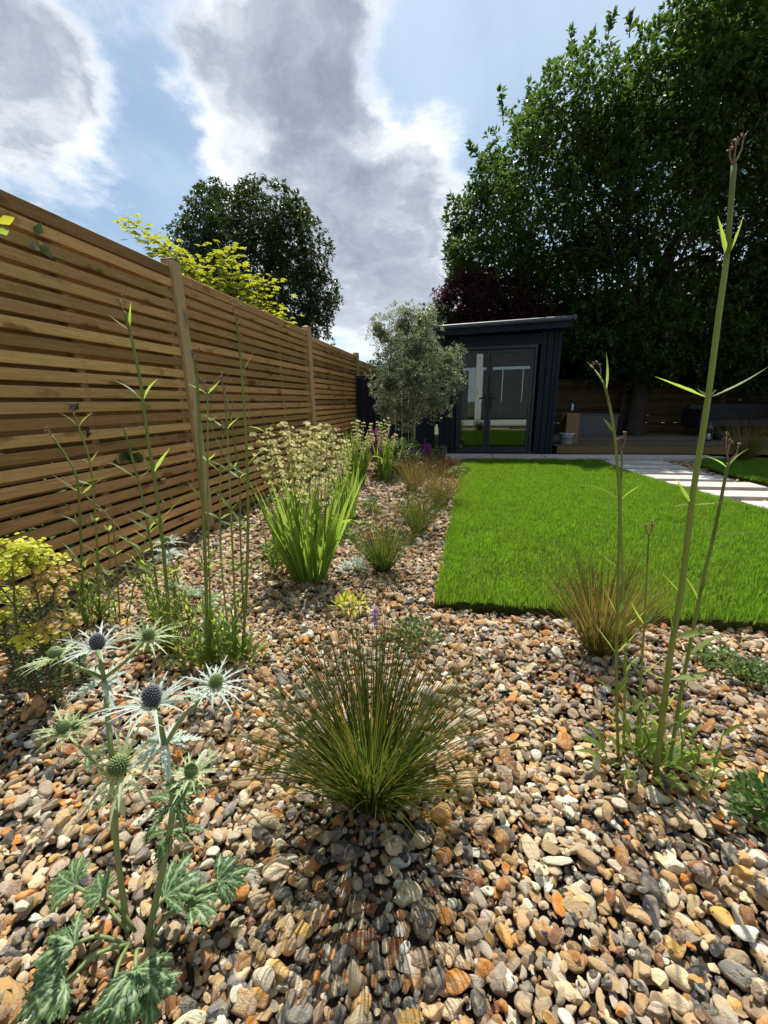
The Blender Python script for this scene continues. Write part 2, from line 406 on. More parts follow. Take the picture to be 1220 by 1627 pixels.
def curve(p0, d, L, droop, n, out=None):
    """a path starting at p0 along d, bending down with length"""
    p = np.array(p0, float); d = nrm(d); P = [p.copy()]
    for i in range(n):
        d = nrm(d+np.array([0, 0, -droop*(i+1)/n/n*2])); p = p+d*L/n; P.append(p.copy())
    return P
def spline(pts, n):
    pts = [np.asarray(p, float) for p in pts]; out = []
    q = [2*pts[0]-pts[1]]+pts+[2*pts[-1]-pts[-2]]
    m_ = len(pts)-1
    for i in range(n+1):
        u = i/n*m_; k = min(int(u), m_-1); t = u-k; a, b, c, d = q[k:k+4]
        out.append(.5*((2*b)+(c-a)*t+(2*a-5*b+4*c-d)*t*t+(3*b-a-3*c+d)*t**3))
    return out
def frac(P, t):
    P = np.asarray(P); x = t*(len(P)-1); i = min(int(x), len(P)-2); return P[i]*(1-(x-i))+P[i+1]*(x-i), nrm(P[i+1]-P[i])

# ------------------------------------------------------------------ the ground
def plane_poly(name, pts, z, mat, **k):
    return link_mesh(name, [(x, y, z) for x, y in pts], [list(range(len(pts)))], mat, smooth=False, **k)
tag(plane_poly('ground', [(-300, -300), (300, -300), (300, 400), (-300, 400)], -.06, 'distant_ground'), kind='structure')
bed = tag(plane_poly('gravel_bed', [(-2.25, -1.2), (5.2, -1.2), (5.2, 7.46), (-2.25, 7.46)], -.035, 'soil'), kind='structure')

LAWN = [(-.09, 1.75), (2.75, 1.75), (2.62, 2.6), (2.44, 3.6), (2.22, 4.5), (2.08, 5.2), (2.02, 5.8), (2.0, 6.5), (.047, 6.5)]
LAWN2 = [(3.25, 4.6), (5.1, 4.6), (5.1, 6.75), (3.55, 6.75), (3.2, 6.3), (3.12, 5.5)]
def in_poly(x, y, poly):
    c = np.zeros(np.shape(x), bool); n = len(poly)
    for i in range(n):
        x0, y0 = poly[i]; x1, y1 = poly[(i+1) % n]
        if y0 == y1: continue
        c ^= ((y0 > y) != (y1 > y)) & (x < (x1-x0)*(y-y0)/(y1-y0)+x0)
    return c
def slab_poly(name, poly, z0, z1, mat, jitter=0.0, seed=0):
    rng = random.Random(seed); ring = []
    for i in range(len(poly)):
        a = np.array(poly[i]); b = np.array(poly[(i+1) % len(poly)]); n = max(1, int(np.linalg.norm(b-a)/.08))
        for k in range(n):
            p = a+(b-a)*k/n; ring.append((p[0]+rng.uniform(-jitter, jitter), p[1]+rng.uniform(-jitter, jitter)))
    n = len(ring); V = [(x, y, z1) for x, y in ring]+[(x, y, z0) for x, y in ring]
    F = [list(range(n))]+[[i+n, (i+1) % n+n, (i+1) % n, i] for i in range(n)]
    return link_mesh(name, V, F, mat, smooth=False)
lawn = tag(slab_poly('lawn', LAWN, -.03, .022, 'turf_soil', .012, 1), kind='structure')
lawn2 = tag(slab_poly('far_lawn', LAWN2, -.03, .022, 'turf_soil', .006, 2), kind='structure')

# ---- geometry-nodes scatter of shared pieces (only for gravel and grass)
def scatter_object(name, pos, rot, scl, idx, sources, parent, pcol=None):
    me = bpy.data.meshes.new(name); n = len(pos)
    me.vertices.add(n); me.vertices.foreach_set('co', pos.astype(np.float32).ravel())
    for k, a in (('rot', rot), ('scl', scl)):
        t = me.attributes.new(k, 'FLOAT_VECTOR', 'POINT'); t.data.foreach_set('vector', a.astype(np.float32).ravel())
    t = me.attributes.new('idx', 'INT', 'POINT'); t.data.foreach_set('value', idx.astype(np.int32))
    if pcol is not None:
        t = me.attributes.new('pcol', 'FLOAT_COLOR', 'POINT'); t.data.foreach_set('color', np.c_[pcol, np.ones(n)].astype(np.float32).ravel())
    ob = bpy.data.objects.new(name, me); COL.objects.link(ob); ob['kind'] = 'stuff'
    if parent: ob.parent = parent
    c = bpy.data.collections.new(name+'_pieces')
    for s in sources: c.objects.link(s)
    t = bpy.data.node_groups.new(name+'_scatter', 'GeometryNodeTree')
    t.interface.new_socket('Geometry', in_out='INPUT', socket_type='NodeSocketGeometry')
    t.interface.new_socket('Geometry', in_out='OUTPUT', socket_type='NodeSocketGeometry')
    N = t.nodes; L = t.links
    gi = N.new('NodeGroupInput'); go = N.new('NodeGroupOutput'); ip = N.new('GeometryNodeInstanceOnPoints')
    ci = N.new('GeometryNodeCollectionInfo'); ci.inputs[0].default_value = c; ci.inputs[1].default_value = True; ci.inputs[2].default_value = True
    def na(nm, ty):
        q = N.new('GeometryNodeInputNamedAttribute'); q.data_type = ty; q.inputs[0].default_value = nm; return q.outputs[0]
    L.new(gi.outputs[0], ip.inputs['Points']); L.new(ci.outputs[0], ip.inputs['Instance'])
    ip.inputs['Pick Instance'].default_value = True
    L.new(na('idx', 'INT'), ip.inputs['Instance Index'])
    er = N.new('FunctionNodeEulerToRotation'); L.new(na('rot', 'FLOAT_VECTOR'), er.inputs[0]); L.new(er.outputs[0], ip.inputs['Rotation'])
    L.new(na('scl', 'FLOAT_VECTOR'), ip.inputs['Scale']); L.new(ip.outputs[0], go.inputs[0])
    md = ob.modifiers.new('scatter', 'NODES'); md.node_group = t
    return ob

# ---- pebbles
def pebble_mesh(seed):
    import bmesh
    rng = np.random.RandomState(seed); bm = bmesh.new(); bmesh.ops.create_icosphere(bm, subdivisions=3 if seed else 3, radius=1.0)
    P = np.array([v.co for v in bm.verts])
    P = np.sign(P)*np.abs(P)**.92
    for _ in range(rng.randint(6, 13)):
        n = nrm(rng.normal(size=3)); d = rng.uniform(.50, .90); k = P@n; o = np.maximum(k-d, 0)
        P -= np.outer(o*.95, n)
    off = rng.uniform(0, 50, 3)
    for i in range(len(P)):
        P[i] *= 1+.16*mnoise.noise(Vector(P[i]*1.1+off))+.04*mnoise.noise(Vector(P[i]*3.3+off))
    for v, p in zip(bm.verts, P): v.co = p
    me = bpy.data.meshes.new('pebble'); bm.to_mesh(me); bm.free()
    me.polygons.foreach_set('use_smooth', [True]*len(me.polygons)); me.set_sharp_from_angle(angle=R_(38)); me.materials.append(MATS['pebble']); return me
NPEB = 18
peb_me = [pebble_mesh(i+1) for i in range(NPEB)]
PAL = np.array([(.42, .25, .10), (.55, .38, .19), (.44, .19, .055), (.56, .22, .04), (.25, .09, .03), (.62, .49, .30), (.74, .66, .50), (.24, .185, .13), (.17, .165, .155),
                (.045, .048, .055), (.33, .23, .13), (.52, .29, .11), (.18, .09, .045), (.44, .37, .28), (.60, .33, .08), (.09, .085, .08)])
PW = np.array([10, 14, 5, 5, 4, 18, 14, 8, 7, 7, 8, 7, 4, 12, 5, 6.]); PW /= PW.sum()
def rot_m(e):
    cx, cy, cz = np.cos(e); sx, sy, sz = np.sin(e)
    return np.array([[cz*cy, cz*sy*sx-sz*cx, cz*sy*cx+sz*sx], [sz*cy, sz*sy*sx+cz*cx, sz*sy*cx-cz*sx], [-sy, cy*sx, cy*cx]])
def make_gravel():
    rng = np.random.RandomState(7)
    pts = []
    def layer(x0, x1, y0, y1, sp):
        nx, ny = int((x1-x0)/sp), int((y1-y0)/sp)
        gx, gy = np.meshgrid(np.arange(nx), np.arange(ny)); q = np.c_[gx.ravel(), gy.ravel()].astype(float)
        q += rng.uniform(-.5, .5, q.shape); q = q*sp+[x0, y0]; return q
    A = [layer(-2.0, 4.6, -.35, 2.6, .0158), layer(-2.0, 4.6, 2.6, 7.3, .027)]
    q = np.vstack(A)
    m_ = ~in_poly(q[:, 0], q[:, 1]-.0, LAWN) & ~in_poly(q[:, 0], q[:, 1], LAWN2)
    # only what the camera, or one step beside it, can see
    d = np.c_[q, np.zeros(len(q))]-CC; zz = d@Fv; xx = d@Rv/zz; 
    m_ &= ((zz > .2) & (np.abs(xx) < 1.45)) | (q[:, 1] < .5) & (np.abs(q[:, 0]) < 1.6) | (q[:, 1] < 1.8) & (q[:, 1] > .3) & (q[:, 0] > 0) & (q[:, 0] < 3.0)
    q = q[m_]; far = q[:, 1] > 2.6
    n = len(q); order = rng.permutation(n); q = q[order]; far = far[order]
    size = np.clip(rng.lognormal(math.log(.0091), .38, n), .0035, .024); size[far] *= 1.35
    asp = np.c_[rng.uniform(1.0, 1.65, n), rng.uniform(.80, 1.1, n), rng.uniform(.48, .85, n)]
    scl = asp*size[:, None]
    rot = np.c_[rng.normal(0, .38, n), rng.normal(0, .38, n), rng.uniform(0, 6.283, n)]
    gs = .006; gx0, gy0 = -2.1, -.45; Hm = np.full((int(6.9/gs), int(8.0/gs)), -.03)
    z = np.zeros(n)
    r = (scl[:, 0]+scl[:, 1])*.5*.72
    ii = ((q[:, 0]-gx0)/gs).astype(int); jj = ((q[:, 1]-gy0)/gs).astype(int); rr = np.maximum(1, (r/gs).astype(int))
    offs = {}
    for k in range(1, 9):
        a = np.arange(-k, k+1); X, Y = np.meshgrid(a, a, indexing='ij'); rad = (X**2+Y**2)/(k+.4)**2
        offs[k] = (rad <= 1, np.sqrt(np.clip(1-rad, 0, 1)))
    for t in range(n):
        k = min(rr[t], 8); i, j = ii[t], jj[t]
        if i-k < 0 or j-k < 0: continue
        sub = Hm[i-k:i+k+1, j-k:j+k+1]; ms, dome = offs[k]
        if sub.shape != ms.shape: continue
        hb = sub[ms]; hz = scl[t, 2]*.95
        base = .5*hb.mean()+.5*hb.max() if hb.max()-hb.min() < .02 else hb.mean()+.004
        zc = min(base+hz*.62, .028); z[t] = zc
        np.maximum(sub, np.where(ms, zc+dome*hz*.8, -1), out=sub)
    pos = np.c_[q, z]
    # mounds: the bed undulates a little
    pos[:, 2] += np.array([.012*mnoise.noise(Vector((x*2.1, y*2.1, 3.3))) for x, y in q])
    pc = PAL[rng.choice(len(PAL), n, p=PW)]
    pc = np.clip(pc*rng.uniform(.74, 1.52, (n, 1))*rng.normal(1, .02, (n, 3)), .02, .85)
    idx = rng.randint(0, NPEB, n)
    # the 300 that show largest are parts of their own
    d = pos-CC; zz = d@Fv; px = FW/2+FPX*(d@Rv)/zz; py = FH/2-FPX*(d@Uv)/zz
    app = scl[:, 0]*scl[:, 1]/zz**2; app[(px < 0) | (px > FW) | (py > FH) | (z < -.012)] = 0
    big = np.argsort(-app)[:300]; rest = np.ones(n, bool); rest[big] = False
    src = []
    for i, me in enumerate(peb_me):
        o = bpy.data.objects.new('pebble_piece', me); o.name = 'pebble_piece_%02d' % i; src.append(o)
    scatter_object('loose_gravel', pos[rest], rot[rest], scl[rest], idx[rest], src, bed, pc[rest])
    for t in big:
        o = bpy.data.objects.new('pebble', peb_me[idx[t]]); COL.objects.link(o); o.parent = bed
        o.location = pos[t]; o.rotation_euler = rot[t]; o.scale = scl[t]; o['pcol'] = [float(v) for v in pc[t]]
    m = 26000; q2 = np.c_[rng.uniform(-1.95, 2.2, m), .15+3.2*rng.rand(m)**1.4]; ok = ~in_poly(q2[:, 0], q2[:, 1], LAWN); q2 = q2[ok]; m = len(q2)
    s2 = rng.uniform(.0018, .0048, m); hz = Hm[((q2[:, 0]-gx0)/gs).astype(int), ((q2[:, 1]-gy0)/gs).astype(int)]
    und = np.array([.012*mnoise.noise(Vector((x*2.1, y*2.1, 3.3))) for x, y in q2])
    pc2 = np.clip(PAL[rng.choice(len(PAL), m, p=PW)]*rng.uniform(.5, 1.1, (m, 1)), .02, .85)
    scatter_object('grit', np.c_[q2, hz+und-.001], rng.uniform(0, 6.28, (m, 3)), np.c_[s2*1.3, s2, s2*.7], rng.randint(0, NPEB, m), [bpy.data.objects.new('grit_piece_%02d' % i, me) for i, me in enumerate(peb_me)], bed, pc2)
    # scraps of dead leaf and stalk lying on the stones
    V = []; F = []
    for i in range(520):
        x, y = rng.uniform(-1.8, 2.0), .2+2.8*rng.rand()**1.3
        if in_poly(np.array(x), np.array(y), LAWN): continue
        z = Hm[int((x-gx0)/gs), int((y-gy0)/gs)]+.012*mnoise.noise(Vector((x*2.1, y*2.1, 3.3)))+.004; a = rng.uniform(0, 6.28); L = rng.uniform(.006, .022); w_ = L*rng.choice([.07, .12, .32], p=[.5, .25, .25]); d = np.array([math.cos(a), math.sin(a), rng.normal(0, .2)]); s = np.array([-math.sin(a), math.cos(a), rng.normal(0, .3)]); c = np.array([x, y, z]); o = len(V)
        V += [c-d*L, c-s*w_+(0, 0, .001), c+d*L, c+s*w_+(0, 0, .002)]; F += [[o, o+1, o+2], [o, o+2, o+3]]
    tag(link_mesh('leaf_litter', V, F, 'dry_leaf', bed, smooth=False), kind='stuff')
    return pos
make_gravel()

# ---- grass
def grass_piece(seed, n=170, side=.11, h=.040):
    rng = np.random.RandomState(seed); V = []; F = []; rn = []
    for _ in range(n):
        x, y = rng.uniform(-side/2, side/2, 2); a = rng.uniform(0, 6.283); L = h*rng.uniform(.55, 1.15); w_ = rng.uniform(.0008, .0016)
        lean = rng.uniform(.0, .55)**1.3; dx, dy = math.cos(a), math.sin(a); sx, sy = -dy*w_, dx*w_; o = len(V)
        for k, (t, ww) in enumerate(((0, 1), (.5, .85), (.82, .5))):
            r_ = lean*L*t*t; z_ = L*t*(1-.25*lean*t)
            V += [(x+dx*r_-sx*ww, y+dy*r_-sy*ww, z_), (x+dx*r_+sx*ww, y+dy*r_+sy*ww, z_)]
        V.append((x+dx*lean*L, y+dy*lean*L, L*(1-.3*lean)))
        F += [[o, o+1, o+3, o+2], [o+2, o+3, o+5, o+4], [o+4, o+5, o+6]]; rn += [rng.rand()]*7
    me = bpy.data.meshes.new('grass_piece'); me.from_pydata(V, [], F); me.materials.append(MATS['grass_blade'])
    at = me.attributes.new('rnd', 'FLOAT', 'POINT'); at.data.foreach_set('value', rn)
    me.polygons.foreach_set('use_smooth', [True]*len(me.polygons))
    o = bpy.data.objects.new('grass_piece_%02d' % seed, me); return o
def make_grass(poly, parent, seed, sp=.075):
    rng = np.random.RandomState(seed); xs = [p[0] for p in poly]; ys = [p[1] for p in poly]
    gx, gy = np.meshgrid(np.arange(min(xs), max(xs)+sp, sp), np.arange(min(ys), max(ys)+sp, sp)); q = np.c_[gx.ravel(), gy.ravel()]
    q = q+rng.uniform(-.3, .3, q.shape)*sp
    # keep pieces whose centre is a little inside the edge
    m_ = in_poly(q[:, 0], q[:, 1], poly)
    for dx, dy in ((.03, 0), (-.03, 0), (0, .03), (0, -.03)): m_ &= in_poly(q[:, 0]+dx, q[:, 1]+dy, poly)
    q = q[m_]
    e = []                                            # an extra row close along the edge
    for i in range(len(poly)):
        a = np.array(poly[i]); b = np.array(poly[(i+1) % len(poly)]); L = np.linalg.norm(b-a); nn = np.array([-(b-a)[1], (b-a)[0]])/L
        for k in range(int(L/.05)): e.append(a+(b-a)*(k+rng.rand())*.05/L+nn*rng.uniform(.03, .045))
    q = np.vstack([q, np.array(e)]); n = len(q)
    hh = np.array([1+.22*mnoise.noise(Vector((x*3, y*3, 0)))+.12*mnoise.noise(Vector((x*11, y*11, 5))) for x, y in q])
    pos = np.c_[q, np.full(n, .02)]; rot = np.c_[rng.normal(0, .04, n), rng.normal(0, .04, n), rng.uniform(0, 6.283, n)]
    scl = np.c_[np.full(n, .9), np.full(n, .9), hh*rng.uniform(.7, 1.25, n)]
    scatter_object('grass_blades', pos, rot, scl, rng.randint(0, 8, n), [grass_piece(seed*10+i) for i in range(8)], parent)
make_grass(LAWN, lawn, 1); make_grass(LAWN2, lawn2, 2, .09)

# ---- stepping stones across the gravel path
path = tag(plane_poly('garden_path', [(2.0, 2.2), (3.45, 2.2), (3.3, 7.2), (2.0, 7.2)], -.031, 'soil'), kind='structure')
rng = random.Random(5)
for i, (x0, yc) in enumerate([(2.60, 2.95), (2.53, 3.4), (2.42, 3.85), (2.30, 4.29), (2.20, 4.74), (2.13, 5.16), (2.10, 5.56), (2.09, 5.96), (2.09, 6.36)]):
    w_ = .80+rng.uniform(-.02, .02)
    o = box_obj('stone_slab', (x0+w_/2, yc, .012), (w_, .27, .05), 'stone_slab', path, .004); o.rotation_euler = (0, 0, rng.uniform(-.02, .02))
edge = tag(box_obj('paving_strip', (1.9, 7.05, .0), (4.2, .34, .03), 'stone_slab'), kind='structure')
for i in range(5):
    box_obj('paving_stone', (.10+i*.82, 7.05, .024), (.805, .33, .024), 'stone_slab', edge, .004)

# ------------------------------------------------------------------ the long slatted fence
FX = -1.925
def slat_fence():
    ft = thing('slatted_fence', 'long light brown double slatted timber fence running down the left of the gravel bed', 'fence', (FX, 0.26, 0))
    posts = [.26, 2.735, 5.21, 7.68, 10.15]; tops = [1.815, 1.80, 1.755, 1.70]
    pitch = .0712
    sl = {}
    post0 = None
    for b in range(4):
        y0, y1 = posts[b]+.05, posts[b+1]-.05; L = y1-y0; yc = (y0+y1)/2; top = tops[b]-.012
        rg = random.Random(b)
        if b == 0:
            front = box_obj('slat', (FX, yc, top-.04), (.018, L, .0505), 'fence_wood', ft, .003); wide = box_obj('top_slat', (FX, yc, top-.03), (.018, L, .062), 'fence_wood', ft, .003)
            first = True
        else: share(wide, (FX, yc, top-.03), ft)
        for k in range(25):
            zc = top-.03-.0712*(k+1)+.004
            if zc < .012: break
            dx = rg.uniform(-.0015, .0015); rz = rg.uniform(-.0006, .0006)
            if b == 0 and k == 0: front.location = np.array([FX, yc, zc])-WORIG[ft.name]; continue
            o = share(front, (FX+dx, yc, zc+rg.uniform(-.0012, .0012)), ft); o.rotation_euler = (rg.uniform(-.0004, .0004), 0, rz)
        for k in range(24):
            zc = top-.03-.0712*(k+.5)+.004-.003
            if zc < .02: break
            share(front, (FX-.064, yc, zc+.015), ft, name='back_slat').name = 'back_slat'
        mb = MB()
        for t_ in (.014, 1/3, 2/3, .986):
            for k in range(25):
                zc = top-.03-.0712*(k+1)+.004
                if zc < .012: break
                for dz in (-.012, .012):
                    c = np.array([FX+.0095, y0+L*t_+rg.uniform(-.006, .006), zc+dz]); q = [c+(0, .0032*math.cos(a), .0032*math.sin(a)) for a in (0, 1.05, 2.1, 3.14, 4.19, 5.24)]
                    mb.add(q+[p+(.0009, 0, 0) for p in q], [[6, 7, 8, 9, 10, 11]]+[[i, (i+1) % 6, (i+1) % 6+6, i+6] for i in range(6)])
        mb.build('screws', 'zinc', ft, smooth=False)['kind'] = 'stuff'
        for t_ in (.014, 1/3, 2/3, .986):
            box_obj('batten', (FX-.032, y0+L*t_, top/2+.01), (.044, .045, top-.04), 'fence_wood', ft, .002).rotation_euler = (0, 0, 0)
    for b, y in enumerate(posts):
        tp = (tops+[1.70])[max(0, b-1)]+.035
        V = []; s = .044
        V, F = cbox((FX-.012, y, tp/2), (.09, .09, tp), .006)
        V = np.array(V); 
        link_mesh('post', V, F, 'post_wood', ft, origin=(FX-.012, y, tp/2), smooth=False)
        # weathered four-way cap
        mb = MB(); c = np.array([FX-.012, y, tp]); h = .048
        mb.add([c+(-h, -h, 0.001), c+(h, -h, .001), c+(h, h, .001), c+(-h, h, .001), c+(0, 0, .022)], [[0, 1, 4], [1, 2, 4], [2, 3, 4], [3, 0, 4], [3, 2, 1, 0]])
        mb.build('post_cap', 'post_wood', ft, smooth=False)
slat_fence()

# ------------------------------------------------------------------ garden room
def garden_room():
    Y = 7.30
    t = thing('garden_room', 'dark navy garden room with glazed double doors and sloping roof at the end of the lawn', 'garden room', (.62, Y, 0))
    xl, xr = -.40, 1.49; yb = Y+2.9
    dl, dr = -.10, 1.15; dtop = 1.735
    zr = lambda x: 1.93+(x-xl)*.022
    # vertical cladding boards
    bw = .098; x = xl; k = 0
    bl = box_obj('cladding_board', (0, Y, .5), (bw-.012, .022, 1.0), 'navy_paint', t, .004)
    def board(x0, z0, z1):
        o = share(bl, (x0+bw/2, Y, (z0+z1)/2), t); o.scale = (1, 1, z1-z0)
    first = [True]
    def put(x0, z0, z1):
        if first[0]:
            bl.location = np.array([x0+bw/2, Y, (z0+z1)/2])-WORIG[t.name]; bl.scale = (1, 1, z1-z0); first[0] = False
        else: board(x0, z0, z1)
    for i in range(3): put(xl+i*bw, .03, zr(xl)-.02)
    box_obj('header_panel', ((dl+dr)/2+.02, Y-.002, (dtop+.04+1.93)/2), (dr-dl+.06, .03, 1.93-dtop-.04), 'navy_paint', t, .003)
    i = 0; x = dr+.045
    for i in range(3): put(x+i*bw, .03, zr(x)-.0)
    # solid walls behind the boards
    box_obj('wall', ((xl+dl)/2-.012, Y+.055, .97), (dl-xl-.02, .08, 1.9), 'navy_paint', t)
    box_obj('wall', ((xr+dr)/2+.02, Y+.055, .97), (xr-dr-.06, .08, 1.9), 'navy_paint', t)
    box_obj('wall', ((dl+dr)/2, Y+.055, (dtop+1.94)/2+.02), (dr-dl, .08, 1.94-dtop-.04), 'navy_paint', t)
    box_obj('corner_trim', (xr-.01, Y-.004, .98), (.05, .05, 1.93), 'navy_paint', t, .004)
    box_obj('side_wall', (xr-.02, (Y+yb)/2+.06, .98), (.08, yb-Y-.1, 1.92), 'navy_paint', t)
    box_obj('side_wall', (xl+.04, (Y+yb)/2+.06, .95), (.08, yb-Y-.1, 1.86), 'navy_paint', t)
    box_obj('rear_wall', ((xl+xr)/2, yb, .95), (xr-xl-.02, .08, 1.86), 'interior_dark', t)
    box_obj('floor', ((xl+xr)/2, (Y+yb)/2, .025), (xr-xl-.2, yb-Y-.1, .03), 'deck_wood', t)
    # roof deck, fascia and gutter following the slope
    def sloped(name, x0, x1, y0, y1, zb, th, mat, ch=.004):
        V, F = cbox(((x0+x1)/2, (y0+y1)/2, 0), (x1-x0, y1-y0, th), ch); V = np.array(V); V[:, 2] += zb+(V[:, 0]-xl)*.022-.065
        return link_mesh(name, V, F, mat, t, origin=None, smooth=False)
    rf = sloped('roof', xl-.05, xr+.10, Y-.20, yb+.1, 2.075, .07, 'navy_metal')
    sloped('fascia', xl-.06, xr+.11, Y-.225, Y-.203, 2.055, .125, 'navy_paint')
    sloped('soffit', xl-.04, xr+.09, Y-.20, Y-.02, 2.02, .02, 'navy_paint')
    mb = MB(); P = [(x, Y-.262, 2.05+(x-xl)*.022) for x in np.linspace(xl-.08, xr+.12, 14)]
    mb.tube(P, .034, 12); g = mb.build('gutter', 'gutter_grey', t)
    mb = MB(); e = np.array(P[-1]); mb.tube([e+(-.02, 0, 0), e+(.012, 0, 0)], .043, 12); mb.build('gutter_end', 'gutter_grey', t)
    # door frame and two leaves
    mb = MB()
    def bx(c, s): V, F = cbox(c, s, .003); mb.add(V, F)
    fw = .036
    bx((dl+fw/2, Y-.004, dtop/2+.015), (fw, .085, dtop-.03)); bx((dr-fw/2, Y-.004, dtop/2+.015), (fw, .085, dtop-.03))
    bx(((dl+dr)/2, Y-.004, dtop+.011), (dr-dl, .09, .052)); bx(((dl+dr)/2, Y-.012, .028), (dr-dl, .11, .04))
    mb.build('door_frame', 'navy_metal', t, smooth=False)
    xm = .42
    for k, (a, b) in enumerate(((dl+fw+.004, xm-.003), (xm+.003, dr-fw-.004))):
        s = .050; mb = MB(); z0, z1 = .055, dtop-.022
        bx((a+s/2, Y+.002, (z0+z1)/2), (s, .055, z1-z0)); bx((b-s/2, Y+.002, (z0+z1)/2), (s, .055, z1-z0))
        bx(((a+b)/2, Y+.002, z1-s/2), (b-a-2*s-.002, .052, s)); bx(((a+b)/2, Y+.002, z0+s*.9), (b-a-2*s-.002, .052, s*1.8))
        d = mb.build('door', 'navy_metal', t, smooth=False)
        V, F = cbox(((a+b)/2, Y+.004, (z0+s*1.8+z1-s)/2), (b-a-2*s+.01, .012, z1-z0-2.8*s+.01), .001)
        link_mesh('pane', V, F, 'door_glass', d, smooth=False)
        hx = xm-.04 if k == 0 else xm+.04
        mb = MB(); bx((hx, Y-.034, .90), (.035, .014, .24)); V, F = cbox((hx+(.045 if k else -.045), Y-.062, .955), (.13, .022, .028), .008); mb.add(V, F)
        mb.tube([(hx, Y-.03, .955), (hx, Y-.062, .955)], .012, 8); mb.build('handle', 'black_plastic', d, smooth=False)
    # inside: pale curtain edge and a desk seen dimly through the glass
    V = []; F = []
    n = 26
    for i in range(n+1):
        x = .03+.20*i/n; y = Y+.32+.022*math.sin(i*1.5)
        V += [(x, y, .07), (x+.01*math.sin(i), y+.01, 1.72)]
    F = [[2*i, 2*i+2, 2*i+3, 2*i+1] for i in range(n)]
    c = link_mesh('curtain', V, F, 'interior_white', None); tag(c, 'pale curtain hanging inside the left door of the garden room', 'curtain')
    dk = thing('desk', 'plain desk standing inside the garden room behind the right door', 'desk', (.85, Y+1.9, .04))
    box_obj('desk_top', (.85, Y+1.9, .74), (1.0, .5, .03), 'interior_white', dk)
    for sx in (-1, 1):
        for sy in (-1, 1): box_obj('leg', (.85+sx*.46, Y+1.9+sy*.21, .382), (.04, .04, .68), 'interior_dark', dk)
garden_room()

# dark painted fence between the long fence and the garden room
def navy_fence():
    t = thing('painted_fence', 'dark navy close boarded fence beside the garden room behind the olive tree', 'fence', (-1.1, 7.42, 0))
    b = None
    for i in range(12):
        x = -1.83+i*.118; z = 1.33
        if b is None: b = box_obj('board', (x, 7.42, z/2+.02), (.112, .02, z), 'navy_paint', t, .003)
        else: share(b, (x, 7.42+(.004 if i % 2 else 0), z/2+.02), t)
    box_obj('top_rail', (-1.18, 7.405, 1.37), (1.42, .05, .03), 'navy_paint', t)
navy_fence()

# ------------------------------------------------------------------ decking and what stands on it
def decking():
    t = thing('timber_deck', 'low timber deck edged with a pale sleeper, in the shade right of the garden room', 'deck', (3.6, 7.5, 0))
    box_obj('edge_beam', (3.5, 7.53, .075), (3.75, .06, .13), 'sleeper_wood', t, .006)
    b = None
    for i in range(19):
        y = 7.565+i*.142
        if b is None: b = box_obj('board', (4.0, y, .15), (4.85, .134, .026), 'deck_wood', t, .004)
        else: share(b, (4.0, y, .15), t)
    box_obj('joist', (1.66, 8.9, .065), (.05, 2.6, .14), 'sleeper_wood', t)
decking()
DZ = .163
def rear_fence(name, label, p0, p1, ztop, n_bays):
    p0 = np.array(p0, float); p1 = np.array(p1, float); L = np.linalg.norm((p1-p0)[:2]); ang = math.atan2(p1[1]-p0[1], p1[0]-p0[0])
    t = thing(name, label, 'fence', tuple(p0)); bay = L/n_bays; s = None; pm = None; nsl = 26
    for b in range(n_bays):
        c = p0+(p1-p0)*(b+.5)/n_bays
        for k in range(nsl):
            z = p0[2]+.05+(ztop-p0[2]-.08)*k/(nsl-1)
            if s is None:
                s = box_obj('slat', (c[0], c[1], z), (bay-.1, .018, .042), 'far_fence_wood', t, .002); s.rotation_euler = (0, 0, ang)
            else: share(s, (c[0], c[1], z), t)
    for b in range(n_bays):
        c = p0+(p1-p0)*(b+.5)/n_bays; o = box_obj('light_block_board', (c[0], c[1]+.03, p0[2]+.17), (bay-.1, .025, .36), 'far_fence_wood', t, .003); o.rotation_euler = (0, 0, ang)  # solid board added to hide sunlit ground showing through the lowest gaps
    for b in range(n_bays+1):
        c = p0+(p1-p0)*b/n_bays; box_obj('post', (c[0], c[1]-.01, (p0[2]+ztop)/2+.02), (.09, .09, ztop-p0[2]+.05), 'far_fence_wood', t, .004)
rear_fence('rear_fence', 'shaded horizontal slatted fence along the back of the deck under the big tree', (1.6, 10.35, .0), (9.2, 9.9, .0), 1.36, 4)

